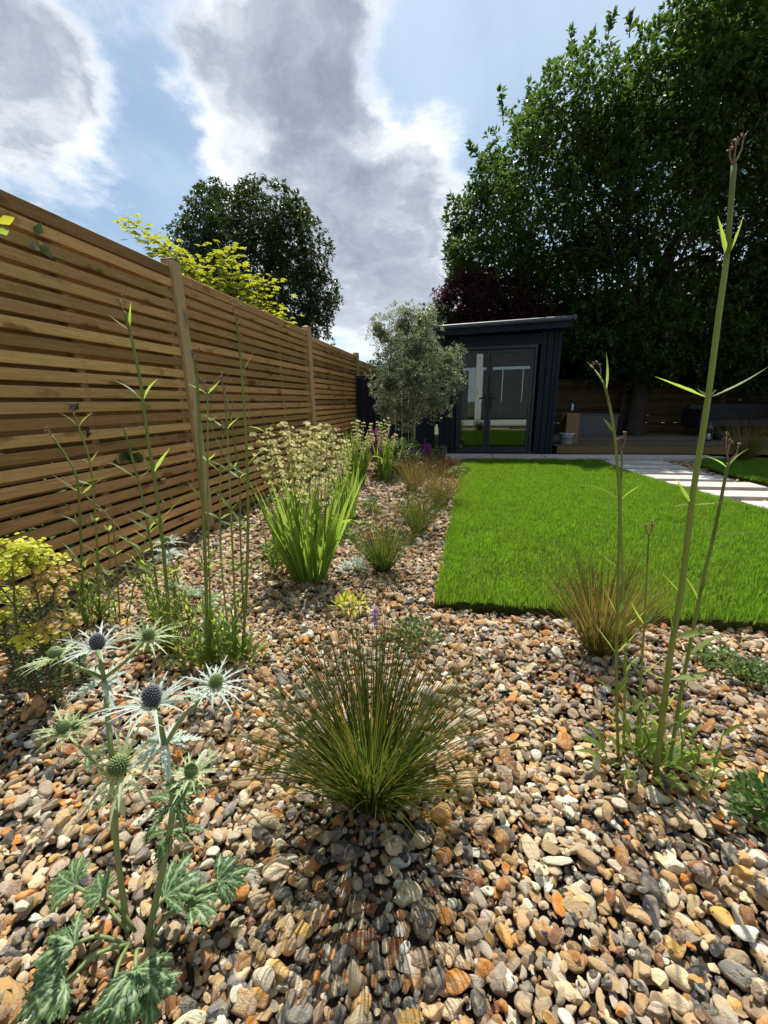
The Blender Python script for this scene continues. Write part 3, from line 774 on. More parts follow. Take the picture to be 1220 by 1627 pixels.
def lathe(mb, c, prof, n=20, rnd=0):
    V = []; F = []; k = len(prof)
    for (r, z) in prof:
        for j in range(n): a = 2*math.pi*j/n; V.append((c[0]+r*math.cos(a), c[1]+r*math.sin(a), c[2]+z))
    for i in range(k-1):
        for j in range(n): F.append([i*n+j, i*n+(j+1) % n, (i+1)*n+(j+1) % n, (i+1)*n+j])
    F.append(list(range(n))[::-1]); F.append([(k-1)*n+j for j in range(n)])
    mb.add(V, F, rnd=rnd)
def deck_things():
    # tall cardboard box with tools sticking up
    p = (1.88, 7.75, DZ); t = thing('cardboard_box', 'tall open brown cardboard box on the deck beside the garden room wall', 'box', p)
    h = .52; w_ = .20
    for sx in (-1, 1): box_obj('side', (p[0]+sx*w_/2, p[1], p[2]+h/2), (.012, w_+.01, h), 'cardboard', t, .001)
    for sy in (-1, 1): box_obj('side', (p[0], p[1]+sy*(w_/2-.004), p[2]+h/2), (w_-.014, .010, h-.02*(sy > 0)), 'cardboard', t, .001)
    box_obj('base', (p[0], p[1], p[2]+.008), (w_-.016, w_-.03, .010), 'cardboard', t, .001)
    fl = box_obj('flap', (p[0]-w_/2-.05, p[1], p[2]+h-.03), (.10, w_, .006), 'cardboard', t, .001); fl.rotation_euler = (0, -.9, 0)
    q = (1.80, 7.66, DZ); u = thing('plastic_tub', 'pale grey plastic tub with a rim at the foot of the cardboard box', 'tub', q)
    mb = MB(); lathe(mb, q, [(.085, 0), (.10, .01), (.115, .17), (.128, .175), (.128, .19), (.113, .19), (.105, .03), (.02, .02)], 22); mb.build('tub_body', 'tub_plastic', u)
    mb = MB(); mb.tube([(q[0]-.122, q[1], q[2]+.17), (q[0]-.08, q[1]-.13, q[2]+.10), (q[0]+.08, q[1]-.13, q[2]+.10), (q[0]+.122, q[1], q[2]+.17)], .004, 6); mb.build('handle', 'black_plastic', u)
    for i, (dx, dy, hh, ln) in enumerate(((-.05, .02, .78, .05), (.02, -.03, .70, -.04), (.06, .04, .66, .03))):
        c = (p[0]+dx, p[1]+dy, DZ+.015); lab = ['black handled garden fork standing in the cardboard box', 'short black handled trowel in the cardboard box', 'dark garden brush standing at the back of the cardboard box'][i]
        s = thing(['garden_fork', 'garden_trowel', 'garden_brush'][i], lab, ['fork', 'trowel', 'brush'][i], c)
        mb = MB(); mb.tube([c, (c[0]+ln, c[1], c[2]+hh-.16)], .012, 8); mb.build('shaft', 'black_plastic', s)
        e = np.array([c[0]+ln, c[1], c[2]+hh-.16]); mb = MB()
        if i == 0:
            mb.tube([e, e+(-.045, 0, .05), e+(-.045, 0, .09)], .008, 6); mb.tube([e, e+(.045, 0, .05), e+(.045, 0, .09)], .008, 6); mb.tube([e+(-.055, 0, .09), e+(.055, 0, .09)], .013, 8)
        elif i == 1: lathe(mb, e, [(.012, 0), (.02, .03), (.02, .10), (.010, .12)], 10)
        else:
            for q_ in range(7): mb.tube([e, e+(.05*(q_-3)/3, 0, .12)], .006, 5)
        mb.build('head', 'black_plastic' if i != 1 else 'tub_plastic', s)
    # grey metal trough
    c = (2.75, 9.6, DZ); t = thing('metal_planter', 'dark grey metal trough planter standing on the deck beside the tree trunk', 'planter', c)
    for sy in (-1, 1): box_obj('side', (c[0], c[1]+sy*.20, c[2]+.22), (.86, .015, .44), 'zinc', t)
    for sx in (-1, 1): box_obj('end', (c[0]+sx*.43, c[1], c[2]+.22), (.015, .383, .438), 'zinc', t)
    box_obj('compost', (c[0], c[1], c[2]+.36), (.84, .38, .04), 'soil', t)
    box_obj('rim', (c[0], c[1]-.211, c[2]+.43), (.90, .02, .03), 'zinc', t)
    # low dark outdoor sofa and small pots at the right
    c = (5.35, 9.3, DZ); t = thing('garden_sofa', 'low black garden sofa in deep shade on the right of the deck', 'sofa', c)
    box_obj('seat', (c[0], c[1], c[2]+.26), (1.6, .7, .14), 'black_plastic', t, .02); box_obj('backrest', (c[0], c[1]+.32, c[2]+.45), (1.6, .1, .34), 'black_plastic', t, .02)
    for sx in (-1, 1):
        box_obj('armrest', (c[0]+sx*.84, c[1], c[2]+.36), (.08, .7, .34), 'black_plastic', t, .02)
        for sy in (-1, 1): box_obj('leg', (c[0]+sx*.76, c[1]+sy*.28, c[2]+.095), (.05, .05, .19), 'black_plastic', t)
    for i, (x, y, r, h) in enumerate(((4.30, 8.25, .07, .24), (4.50, 8.35, .10, .15))):
        c = (x, y, DZ); t = thing(['glass_lantern', 'plant_pot'][i], ['small dark lantern with a pointed top on the deck, nearest the sofa', 'squat dark pot on the deck just right of the lantern'][i], ['lantern', 'pot'][i], c)
        mb = MB()
        if i == 0:
            lathe(mb, c, [(.07, 0), (.07, .02), (.05, .025)], 12); mb.build('base', 'black_plastic', t); mb = MB(); lathe(mb, (x, y, DZ+.20), [(.075, 0), (.03, .06), (.012, .09), (.006, .12)], 12); mb.build('lid', 'zinc', t)
            for q in range(4): a = q*1.571+.78; box_obj('upright', (x+.055*math.cos(a), y+.055*math.sin(a), DZ+.115), (.008, .008, .18), 'zinc', t, .001)
            mb = MB(); lathe(mb, (x, y, DZ+.025), [(.03, 0), (.03, .10), (.005, .104)], 12); mb.build('candle', 'interior_white', t)
        else:
            lathe(mb, c, [(.06, 0), (.10, .13), (.105, .15), (.09, .15), (.07, .12)], 18); mb.build('pot_body', 'black_plastic', t)
deck_things()

# ------------------------------------------------------------------ house behind the photographer (mirrored in the glass)
def house():
    t = thing('house', 'white rendered house with dark glazed doors behind the photographer, seen mirrored in the glass', 'house', (0, -6.5, 0))
    box_obj('wall', (-1.9, -6.9, 2.6), (.55, .5, 5.2), 'render_white', t); box_obj('wall', (.75, -6.9, 2.6), (.3, .5, 5.2), 'render_white', t)
    box_obj('wall', (6.6, -6.9, 2.6), (4, .5, 5.2), 'render_white', t); box_obj('wall', (-6.5, -6.9, 2.6), (4, .5, 5.2), 'brick', t)
    box_obj('upper_wall', (0, -7.0, 5.1), (16, .3, 5.2), 'interior_dark', t)
    box_obj('roof', (0, -7.4, 7.8), (17, 2.6, .25), 'interior_dark', t)
    for i in range(4):
        d = box_obj('glazed_door', (1.5+i*.95-.1, -6.95, 1.2), (.9, .06, 2.3), 'interior_dark', t)
    for i in range(2): box_obj('glazed_door', (-1.15+i*.95, -6.95, 1.2), (.9, .06, 2.3), 'interior_dark', t)
house()
pt = tag(box_obj('patio', (1.5, -4.3, -.02), (12, 4.6, .03), 'stone_slab'), kind='structure')
for i in range(8):
    for j in range(4): box_obj('paving_stone', (-2.6+i*.92, -2.5-j*.92, .006), (.9, .9, .02), 'stone_slab', pt, .003)

# ------------------------------------------------------------------ plant helpers
def lance(mb, p0, p1, w, arch=.15, n=7, fold=.3, rnd=0.0, roll=0.0, teeth=0.0, wide=.38, mi=0):
    """a pointed leaf from p0 to p1, bowed by arch (share of its length)"""
    p0 = np.asarray(p0, float); p1 = np.asarray(p1, float); d = p1-p0; L = np.linalg.norm(d); t = d/L
    up = np.array([0, 0, 1.0]); side = np.cross(t, up)
    if np.linalg.norm(side) < .2: side = np.cross(t, np.array([0, 1.0, .1]))
    side = nrm(side); nn = nrm(np.cross(side, t)); side = side*math.cos(roll)+nn*math.sin(roll); nn = nrm(np.cross(side, t))
    if nn[2] < 0: nn = -nn
    P = []; W = []
    for i in range(n+1):
        u = i/n; P.append(p0+d*u+nn*arch*L*math.sin(math.pi*u))
        q = (u/wide)**.8 if u < wide else ((1-u)/(1-wide))**.85
        W.append(max(w*q, w*.06 if u > .99 else w*.16)*(1+(teeth if i % 2 else -teeth)))
    W[-1] = w*.03
    mb.strip(P, W, side, fold, rnd, mi=mi)
def kites(P, D, S, L, W, fold=.25, bend=0.0):
    D = D/np.linalg.norm(D, axis=1)[:, None]; S = S-D*np.sum(S*D, 1)[:, None]; S = S/np.linalg.norm(S, axis=1)[:, None]
    N = np.cross(S, D); L = L[:, None]; W = W[:, None]
    a = P; b = P+D*L*.45-S*W+N*W*fold; c = P+D*L-N*L*bend; e = P+D*L*.45+S*W+N*W*fold
    V = np.stack([a, b, c, e], 1).reshape(-1, 3); o = np.arange(len(P))[:, None]*4
    F = np.concatenate([o+[0, 1, 2], o+[0, 2, 3]], 0)
    return V, F
def rand_dirs(rng, n): v = rng.normal(size=(n, 3)); return v/np.linalg.norm(v, axis=1)[:, None]
def foliage(name, mat, parent, C, out, k, L, W, seed, spread=.9, up=.25, stalk=.03, bend=.1):
    """rosettes of k leaves round each centre, turned towards `out`"""
    rng = np.random.RandomState(seed); n = len(C); Cn = np.repeat(C, k, 0); O = np.repeat(out, k, 0)
    D = O*.55+rand_dirs(rng, n*k)*spread+np.array([0, 0, up]); D /= np.linalg.norm(D, axis=1)[:, None]
    S = np.cross(D, np.array([0, 0, 1.0])+rand_dirs(rng, n*k)*.45)
    P = Cn+D*stalk*rng.uniform(.3, 1.2, (n*k, 1))
    V, F = kites(P, D, S, L*rng.uniform(.6, 1.2, n*k), W*rng.uniform(.75, 1.15, n*k), .3, bend)
    r = np.repeat(np.clip(np.repeat(rng.rand(n), k)*.6+rng.rand(n*k)*.4, 0, 1), 4)
    ob = link_mesh(name, V, F, mat, parent, smooth=False, attrs=dict(rnd=r)); ob['kind'] = 'stuff'; return ob
def lobes_px(L):                     # (px, py, Y, radius in photo pixels, squash)
    out = []
    for (px, py, Y, r) in L:
        c = PY(px, py, Y); z = (c-CC)@Fv; out.append((c, r*z/FPX))
    return out
def crown_points(lobes, dens, seed, shell=.6, gap=.0, gscale=.7, inner=.2, zmin=.1):
    rng = np.random.RandomState(seed); A = []; B = []
    for (c, r) in lobes:
        n = int(dens*r*r*4*math.pi); d = rand_dirs(rng, n); rr = r*np.where(rng.rand(n) < inner, rng.rand(n)**.5*shell, shell+(1.08-shell)*rng.rand(n)**.6)
        # ragged outline
        wob = np.array([1+.22*mnoise.noise(Vector(tuple(x*2.2+c))) for x in d])
        p = c+d*(rr*wob)[:, None]
        keep = np.ones(n, bool)
        if gap:
            nz = np.array([mnoise.noise(Vector(tuple(x*gscale))) for x in p]); keep &= nz > -.5+gap
        for (c2, r2) in lobes:
            if c2 is not c: keep &= np.linalg.norm(p-c2, axis=1) > r2*.5
        keep &= p[:, 2] > zmin
        A.append(p[keep]); B.append(d[keep])
    return np.vstack(A), np.vstack(B)
def branchy(parent, base, lobes, r0, seed, mat='bark', h0=.35, n_extra=0, trunk_top=None, name='branch'):
    rng = np.random.RandomState(seed); base = np.array(base, float)
    top = np.array(trunk_top if trunk_top is not None else base+np.array([0, 0, 2.5]))
    P = spline([base-(0, 0, .05), base*.6+top*.4+rng.normal(0, .05, 3)*np.array([1, 1, 0]), top], 14)
    mb = MB(); mb.tube(P, [r0*(1.35-.35*min(1, i/2.5))*(1-.35*i/14) for i in range(15)], 14); mb.build('trunk', mat, parent)
    for i, (c, r) in enumerate(list(lobes)+[lobes[rng.randint(len(lobes))] for _ in range(n_extra)]):
        t = h0+(1-h0)*rng.rand()**.6; p, d = frac(P, t); e = c+rand_dirs(rng, 1)[0]*r*(.5 if i < len(lobes) else .9)
        Lb = np.linalg.norm(e-p); mid = p*.45+e*.55+np.array([0, 0, -.07*Lb])+rng.normal(0, .06*Lb, 3); Q = spline([p, p*.7+mid*.3+np.array([0, 0, .05*Lb]), mid, e], 12)
        rb = r0*.42*(1-.3*t)*min(1, .35+Lb/6); mb = MB(); mb.tube(Q, [rb*(1-.85*k/12) for k in range(13)], 8)
        for s in range(5):
            q, dq = frac(Q, .35+.6*rng.rand()); e2 = q+nrm(dq+rand_dirs(rng, 1)[0]*1.1)*Lb*.3; mb.tube(spline([q, (q+e2)/2+rng.normal(0, .03*Lb, 3), e2], 5), [rb*.35*(1-.8*k/5) for k in range(6)], 5)
        mb.build(name, mat, parent)

# ------------------------------------------------------------------ trees
def big_tree():
    L = lobes_px([(880, 330, 10.3, 125), (800, 400, 10.4, 85), (785, 290, 10.6, 38), (935, 205, 9.4, 92), (865, 205, 10.4, 42), (1050, 180, 9.0, 108), (1200, 120, 8.7, 125),
                  (1010, 300, 9.6, 120), (1150, 250, 10.0, 130), (1290, 230, 10.2, 170), (790, 445, 10.8, 48), (870, 440, 10.6, 85), (960, 470, 10.2, 90), (1060, 520, 9.8, 75), (1180, 520, 9.8, 85), (1290, 470, 9.8, 110), (950, 545, 9.9, 60), (1040, 565, 9.7, 52), (1130, 560, 9.6, 55), (1220, 560, 9.5, 60), (1300, 560, 9.3, 70), (905, 520, 10.2, 45), (1145, 50, 9.6, 62), (1250, -60, 8.6, 140), (1400, 30, 10.8, 250), (752, 395, 10.6, 40), (740, 440, 10.8, 26), (730, 345, 10.6, 22), (1420, 330, 10.5, 170)])
    b = (3.55, 9.55, 0.0)
    t = thing('broadleaf_tree', 'huge broad leaved tree overhanging the deck, its dark crown filling the upper right', 'tree', b)
    C, O = crown_points(L, 78, 3, .62, gap=.19, gscale=1.5, inner=.22)
    foliage('crown', 'tree_leaf', t, C, O, 7, .106, .028, 11, spread=1.0, stalk=.05)
    branchy(t, b, L[:17], .20, 4, h0=.35, n_extra=10, trunk_top=(3.8, 10.0, 3.6))
    # upright shoots poking out of the top edge
    sh = []; so_ = []
    mb = MB()
    for (a, b_) in (((910, 110), (907, 52)), ((925, 90), (940, 62)), ((965, 60), (973, 25)), ((1000, 60), (1000, 30)), ((1045, 60), (1050, 38)), ((800, 200), (795, 148)), ((840, 190), (842, 136)), ((882, 150), (884, 118)), ((760, 250), (745, 232)), ((735, 330), (715, 315)), ((725, 400), (712, 395)), ((735, 370), (722, 365))):
        p = PY(*a, 10.5); q = PY(*b_, 10.5)
        mb.tube([p, (p+q)/2, q], [.012, .009, .005], 5)
        for u in np.linspace(.25, 1, 5): sh.append(p+(q-p)*u); so_.append(nrm(q-p))
    mb.build('shoots', 'bark', t)['kind'] = 'stuff'
    foliage('shoot_leaves', 'tree_leaf', t, np.array(sh), np.array(so_), 11, .12, .028, 12, spread=.8, stalk=.03)
big_tree()
def dark_tree():
    Y = 11.5
    L = lobes_px([(345, 364, Y, 52), (430, 360, Y, 58), (315, 395, Y, 45), (390, 415, Y, 85), (470, 400, Y, 55), (445, 470, Y, 80), (500, 470, Y, 38), (338, 318, Y, 22), (398, 312, Y, 20), (462, 352, Y, 32), (350, 480, Y, 70), (480, 520, Y, 45)])
    b = PY(430, 640, Y); b = (b[0], b[1], 0)
    t = thing('evergreen_tree', 'dark rounded evergreen tree standing in the neighbouring garden behind the long fence', 'tree', b)
    C, O = crown_points(L, 75, 5, .6, gap=.12, gscale=1.6, inner=.25)
    foliage('crown', 'dark_tree_leaf', t, C, O, 7, .105, .026, 21, spread=1.0)
    branchy(t, b, L, .14, 6, trunk_top=PY(425, 420, Y))
dark_tree()
def plum_tree():
    Y = 10.0
    L = lobes_px([(745, 490, Y, 52), (800, 500, Y, 50), (710, 480, Y, 24), (850, 505, Y, 45), (775, 465, Y, 34), (715, 525, Y, 34), (735, 450, Y, 20)])
    b = PY(760, 640, Y+1.0); b = (b[0], b[1], 0)
    t = thing('purple_tree', 'purple leaved tree rising behind the roof of the garden room', 'tree', b)
    C, O = crown_points(L, 230, 7, .45, gap=.1, gscale=2, inner=.3)
    foliage('crown', 'plum_leaf', t, C, O, 7, .06, .017, 31, spread=1.0)
    branchy(t, b, L, .09, 8, trunk_top=PY(760, 520, Y))
plum_tree()
def back_shrub():
    Y = 9.6
    L = lobes_px([(680, 565, Y, 45), (690, 520, Y, 32), (620, 600, Y, 36), (650, 570, Y, 36), (590, 600, Y, 20), (700, 590, Y, 30)])
    b = PY(670, 660, Y); b = (b[0], b[1], 0)
    t = thing('garden_shrub', 'mid green shrub showing over the fence corner behind the olive tree', 'shrub', b)
    C, O = crown_points(L, 210, 9, .45, gap=.05, inner=.3)
    foliage('crown', 'dark_tree_leaf', t, C, O, 6, .07, .018, 41); branchy(t, b, L, .05, 2, trunk_top=PY(670, 600, Y))
back_shrub()
def hedge():
    rng = np.random.RandomState(2); n = 11000
    x = rng.uniform(-1.2, 13, n); y = rng.uniform(10.7, 13.0, n); z = rng.uniform(.1, 1, n)
    top = np.array([2.9+.5*mnoise.noise(Vector((a*.7, b, 0))) for a, b in zip(x, y)])+np.clip((x-1.5)*.22, 0, 1.5)
    C = np.c_[x, y, z*top]; O = np.tile([0, -.7, .3], (n, 1)); b = (5.5, 12.2, 0)
    t = thing('evergreen_hedge', 'tall dense dark evergreen hedge behind the rear fence', 'hedge', b)
    foliage('leaves', 'hedge_leaf', t, C, O, 8, .19, .055, 51, spread=1.2)
    mb = MB()
    for i in range(26): x_ = -1+i*.54; mb.tube([(x_, 12.3, -.05), (x_+rng.normal(0, .1), 12.2, 1.2), (x_+rng.normal(0, .2), 12.2, 2.5)], [.05, .04, .02], 6)
    s = mb.build('stems', 'bark', t); s['kind'] = 'stuff'
hedge()
def maple():
    Y = 4.3; rng = np.random.RandomState(4)
    b = PY(430, 640, Y+.2); b = (min(b[0], -2.4), b[1], 0)
    t = thing('maple_tree', 'young yellow green maple with layered sprays of pointed leaves leaning over the long fence', 'tree', b)
    ends = [((200, 345), 0), ((262, 395), 0), ((345, 385), .1), ((375, 440), .1), ((428, 440), .3), ((330, 425), 0), ((430, 485), .3), ((450, 508), .4), ((390, 470), .2), ((300, 420), 0), ((300, 450), 0), ((345, 460), .1), ((410, 505), .3), ((235, 372), 0),((360, 405), .2),((395,438),.3)]
    root = PY(400, 560, Y); mb = MB()
    mb.tube(spline([b, (np.array(b)+root)/2+(.05, 0, 0), root], 8), [.035-.002*i for i in range(9)], 8); mb.build('trunk', 'bark', t)
    C = []; O = []
    for (p, dy) in ends:
        e = PY(*p, Y+dy); Lb = np.linalg.norm(e-root); mid = root*.5+e*.5+np.array([0, 0, .08*Lb]); Q = spline([root, mid, e], 14)
        mb = MB(); mb.tube(Q, [.011*(1-.85*i/14) for i in range(15)], 6); mb.build('branch', 'stem_red', t)
        for k in range(int(26+Lb*26)):
            u = .42+.58*rng.rand()**.7; q, dq = frac(Q, u); off = rng.normal(0, 1, 3)*np.array([.13, .13, .035])*(1.1-u*.45)
            C.append(q+off); O.append(nrm(off+dq*.08))
    C = np.array(C); O = np.array(O); n = len(C)
    # palmate leaf: five pointed lobes
    O[:, 2] = O[:, 2]*.3-.12; O /= np.linalg.norm(O, axis=1)[:, None]
    S = np.cross(O, np.array([0, 0, 1.0])+rand_dirs(rng, n)*.3); S /= np.linalg.norm(S, axis=1)[:, None]
    Vs = []; Fs = []; R = []; o = 0; rr = rng.rand(n)
    for a, l in ((-1.25, .55), (-.62, .85), (0, 1.0), (.62, .85), (1.25, .55)):
        D = O*math.cos(a)+S*math.sin(a)+np.array([0, 0, -.12*abs(a)]); V, F = kites(C, D, S*math.cos(a)-O*math.sin(a), .072*l*rng.uniform(.75, 1.15, n), np.full(n, .0135), .2, .12)
        Vs.append(V); Fs.append(F+o); o += len(V); R.append(np.repeat(rr, 4))
    ob = link_mesh('leaves', np.vstack(Vs), np.vstack(Fs), 'maple_leaf', t, smooth=False, attrs=dict(rnd=np.concatenate(R))); ob['kind'] = 'stuff'
maple()
def olive():
    Y = 6.15; b = G(656, 738); b = (b[0], Y, 0); rng = np.random.RandomState(6)
    t = thing('olive_tree', 'standard olive tree with round silvery crown and bare trunk before the navy fence', 'tree', b)
    L = lobes_px([(655, 600, Y, 58), (620, 610, Y, 36), (700, 600, Y, 38), (660, 555, Y, 50), (640, 520, Y, 34), (610, 535, Y, 26), (690, 640, Y, 30), (640, 650, Y, 34), (712, 570, Y, 25), (600, 520, Y, 17), (645, 500, Y, 14), (672, 510, Y, 24), (722, 610, Y, 15), (612, 650, Y, 17)])
    C, O = crown_points(L, 430, 13, .3, gap=.22, gscale=5, inner=.5)
    foliage('crown', 'olive_leaf', t, C, O, 7, .045, .0072, 61, spread=1.0, up=.35, stalk=.02)
    branchy(t, b, L, .034, 9, 'olive_bark', h0=.8, trunk_top=PY(656, 640, Y), n_extra=8)
olive()

# ------------------------------------------------------------------ sedges
def sedge(px, py, n, L, spread, label, seed, mat='sedge_blade', w=.0012, r0=.035, squash=1.0, low=.2):
    b = G(px, py); b[2] = -.005; rng = np.random.RandomState(seed)
    t = thing('sedge_clump', label, 'grass clump', tuple(b), 'bronze sedge clumps')
    K = 9; a = rng.uniform(0, 6.283, n); side = np.abs(np.cos(a)); fwd = np.sin(a) < 0
    el = np.clip(rng.normal(1.24, .14, n)-spread*.42*rng.rand(n)**1.6*(.45+.55*side), low, 1.5); el = np.where(fwd, np.maximum(el, 1.12-.35*side), el)
    Ls = L*rng.uniform(.55, 1.15, n); dr = rng.uniform(.25, 1.25, n)*spread*(.35+.65*side)*np.where(fwd, .8, 1.0)
    p = np.c_[np.cos(a)*r0*rng.rand(n)**.6, np.sin(a)*r0*rng.rand(n)**.6, np.zeros(n)]+b
    wd = w*rng.uniform(.6, 1.25, n); az = a+rng.normal(0, .35, n); V = np.zeros((n, K+1, 2, 3)); e = el.copy()
    for k in range(K+1):
        d = np.c_[np.cos(az)*np.cos(e), np.sin(az)*np.cos(e), np.sin(e)]; s = np.c_[-np.sin(az), np.cos(az), np.zeros(n)]
        tw = rng.uniform(-1, 1, n)[:, None] if k == 0 else tw
        s2 = s+np.cross(d, s)*tw; s2 /= np.linalg.norm(s2, axis=1)[:, None]
        ww = (wd*(1 if k < K*.5 else (1-(k/K-.5)*1.85)))[:, None]
        V[:, k, 0] = p-s2*ww; V[:, k, 1] = p+s2*ww
        p = p+d*(Ls/K)[:, None]; e = e-dr*(k+1)/K/K*1.4; az = az+rng.normal(0, .03, n)
        p[:, 2] = np.maximum(p[:, 2], .012)
    o = (np.arange(n)*(K+1)*2)[:, None]; F = np.vstack([o+[2*k, 2*k+1, 2*k+3, 2*k+2] for k in range(K)])
    tip = np.tile(np.repeat(np.arange(K+1)/K, 2), n)*np.repeat(rng.uniform(.35, 1.25, n), (K+1)*2)
    V = V.reshape(n, -1, 3)
    # the longest blades as parts, the rest one mass
    big = np.argsort(-Ls)[:40 if n > 500 else 12]; rest = np.setdiff1d(np.arange(n), big); m = (K+1)*2
    o = (np.arange(len(rest))*m)[:, None]; F = np.vstack([o+[2*k, 2*k+1, 2*k+3, 2*k+2] for k in range(K)])
    rn = rng.rand(n)
    ob = link_mesh('blades', V[rest].reshape(-1, 3), F, mat, t, attrs=dict(rnd=np.repeat(rn[rest], m), tip=tip.reshape(n, m)[rest].ravel())); ob['kind'] = 'stuff'
    F1 = [[2*k, 2*k+1, 2*k+3, 2*k+2] for k in range(K)]
    for i in big: link_mesh('blade', V[i], F1, mat, t, attrs=dict(rnd=[rn[i]]*m, tip=tip.reshape(n, m)[i]))
sedge(590, 1262, 1100, .47, 1.35, 'largest green and bronze sedge clump arching over the gravel in the middle foreground', 1, r0=.05, low=.10)
sedge(608, 905, 560, .44, 1.15, 'bronze sedge clump in the gravel just right of the sword leaved clump', 2, 'sedge_blade', r0=.04)
sedge(664, 845, 500, .46, 1.15, 'bronze sedge clump close to the left edge of the lawn, nearer of the two there', 3, 'sedge_blade', r0=.045)
sedge(700, 803, 500, .50, 1.1, 'bronze sedge clump at the lawn edge in front of the purple flowers', 4, 'sedge_blade_bronze', r0=.05)
sedge(655, 780, 360, .48, 1.1, 'loose bronze sedge clump behind the lawn edge, below the olive tree', 5, 'sedge_blade_bronze', r0=.04)
sedge(952, 1035, 660, .42, .75, 'upright bronze sedge clump in front of the front edge of the lawn on the right', 6, 'sedge_blade_bronze', r0=.045)
sedge(1180, 735, 260, .75, .8, 'tall shaded sedge clump at the edge of the far lawn by the deck', 7, 'sedge_blade_bronze', r0=.06, w=.003)

# ------------------------------------------------------------------ sword-leaved clumps with cream flowers
def flower_stalk(t, P, rng, nn, zfrom, size=.0125):
    mb = MB(); mb.tube(P, [.0035*(1-.5*i/(len(P)-1)) for i in range(len(P))], 5, rnd=rng.rand()); mb.build('flower_stalk', 'verbena_stem', t)
    mb = MB()
    for k in range(nn):
        u = zfrom+(1-zfrom)*k/(nn-1); p, d = frac(P, u*.995)
        for q in range(rng.randint(3, 7)):
            a = rng.uniform(0, 6.283); o = np.array([math.cos(a), math.sin(a), .25])*rng.uniform(.010, .024); c = p+o
            mb.tube([p, c-o*.2], .0015, 4, rnd=.9, mi=1)
            nrm_ = nrm(o+np.array([0, 0, .015*rng.rand()])); s = nrm(np.cross(nrm_, [.3, .4, .9])); s2 = np.cross(nrm_, s); sz = size*rng.uniform(.7, 1.15)
            for j in range(6):
                th = j*1.047+.3; dd = s*math.cos(th)+s2*math.sin(th); sd_ = s2*math.cos(th)-s*math.sin(th); e = c+dd*sz+nrm_*sz*.25
                mb.add([c, c+dd*sz*.55-sd_*sz*.36+nrm_*sz*.2, e, c+dd*sz*.55+sd_*sz*.36+nrm_*sz*.2], [[0, 1, 2, 3]], rnd=rng.rand())
    f = mb.build('flowers', 'cream_petal', t, mats=['cream_petal', 'verbena_stem']); f['kind'] = 'stuff'
def sword_clump(base, label, seed, n_leaf, Lr, stalk_tops, fan=.16, w=.0085):
    b = G(*base); b[2] = -.01; rng = np.random.RandomState(seed); Y = b[1]
    t = thing('satin_flower_clump', label, 'flower clump', tuple(b), 'sword leaved clumps with cream flowers')
    for i in range(n_leaf):
        a = rng.uniform(0, 6.283); r = .075*rng.rand()**.6; p = b+np.array([math.cos(a)*r*1.2, math.sin(a)*r, 0]); L = Lr*rng.uniform(.55, 1.08)
        d = nrm([math.cos(a)*fan*rng.uniform(.2, 2.0)+rng.normal(0, .05), math.sin(a)*fan*rng.uniform(.2, 1.6), 1.0]); P = curve(p, d, L, rng.uniform(.0, .35), 8)
        if rng.rand() < .10: P = P[:6]+curve(P[5], nrm(d+np.array([math.cos(a)*.9, 0, -.5])), L*.4, 1.2, 4)[1:]
        n = len(P); ww = w*rng.uniform(.7, 1.2); W = [ww*(.55+.45*min(1, 3*k/n)) if k < n*.6 else ww*max(.05, (1-(k/(n-1)-.6)/.4)) for k in range(n)]
        fa = rng.uniform(-.9, .9); mb = MB(); mb.strip(P, W, np.array([math.cos(fa), math.sin(fa), 0]), .15, rnd=rng.rand()); mb.build('sword_leaf', 'iris_leaf', t)
    for (px, py) in list(stalk_tops)+[(x+rng.uniform(-14, 14), y+rng.uniform(-4, 18)) for x, y in (stalk_tops if seed != 1 else [])]:
        Y2 = Y+rng.uniform(-.05, .12); e = PY(px, py, Y2); p = b+np.array([rng.uniform(-.08, .08), Y2-Y, 0])
        P = spline([p, p*.5+e*.5+np.array([(p-e)[0]*.12, 0, 0]), e], 10); flower_stalk(t, P, rng, rng.randint(7, 10), .60)
sword_clump((492, 918), 'biggest and nearest clump of upright sword leaves with cream flower spikes', 1, 105, .60,
            [(405, 690), (425, 688), (450, 672), (458, 690), (432, 705), (487, 672), (500, 680), (512, 676), (520, 690), (495, 705), (530, 682), (470, 715), (545, 700), (412, 730), (395, 712)], .27, .0105)
sword_clump((470, 850), 'slender sword leaved clump with many cream spikes close under the fence', 5, 30, .45, [(428, 682), (446, 676), (462, 680), (476, 684), (490, 676), (505, 680), (520, 676), (534, 682)], .2, .008)
sword_clump((548, 822), 'smaller sword leaved clump with cream flowers directly behind the biggest one', 2, 50, .50, [(540, 690), (552, 700), (528, 705)], .16, .009)
sword_clump((567, 770), 'farther sword leaved clump with cream spikes against the fence', 3, 50, .62, [(560, 672), (566, 668), (578, 672), (584, 690), (572, 685), (592, 690)], .12, .011)
sword_clump((612, 762), 'farthest cream flowered clump beside the purple flowers and olive trunk', 4, 28, .5, [(604, 672), (612, 668), (618, 664), (600, 690), (625, 690)], .12, .012)

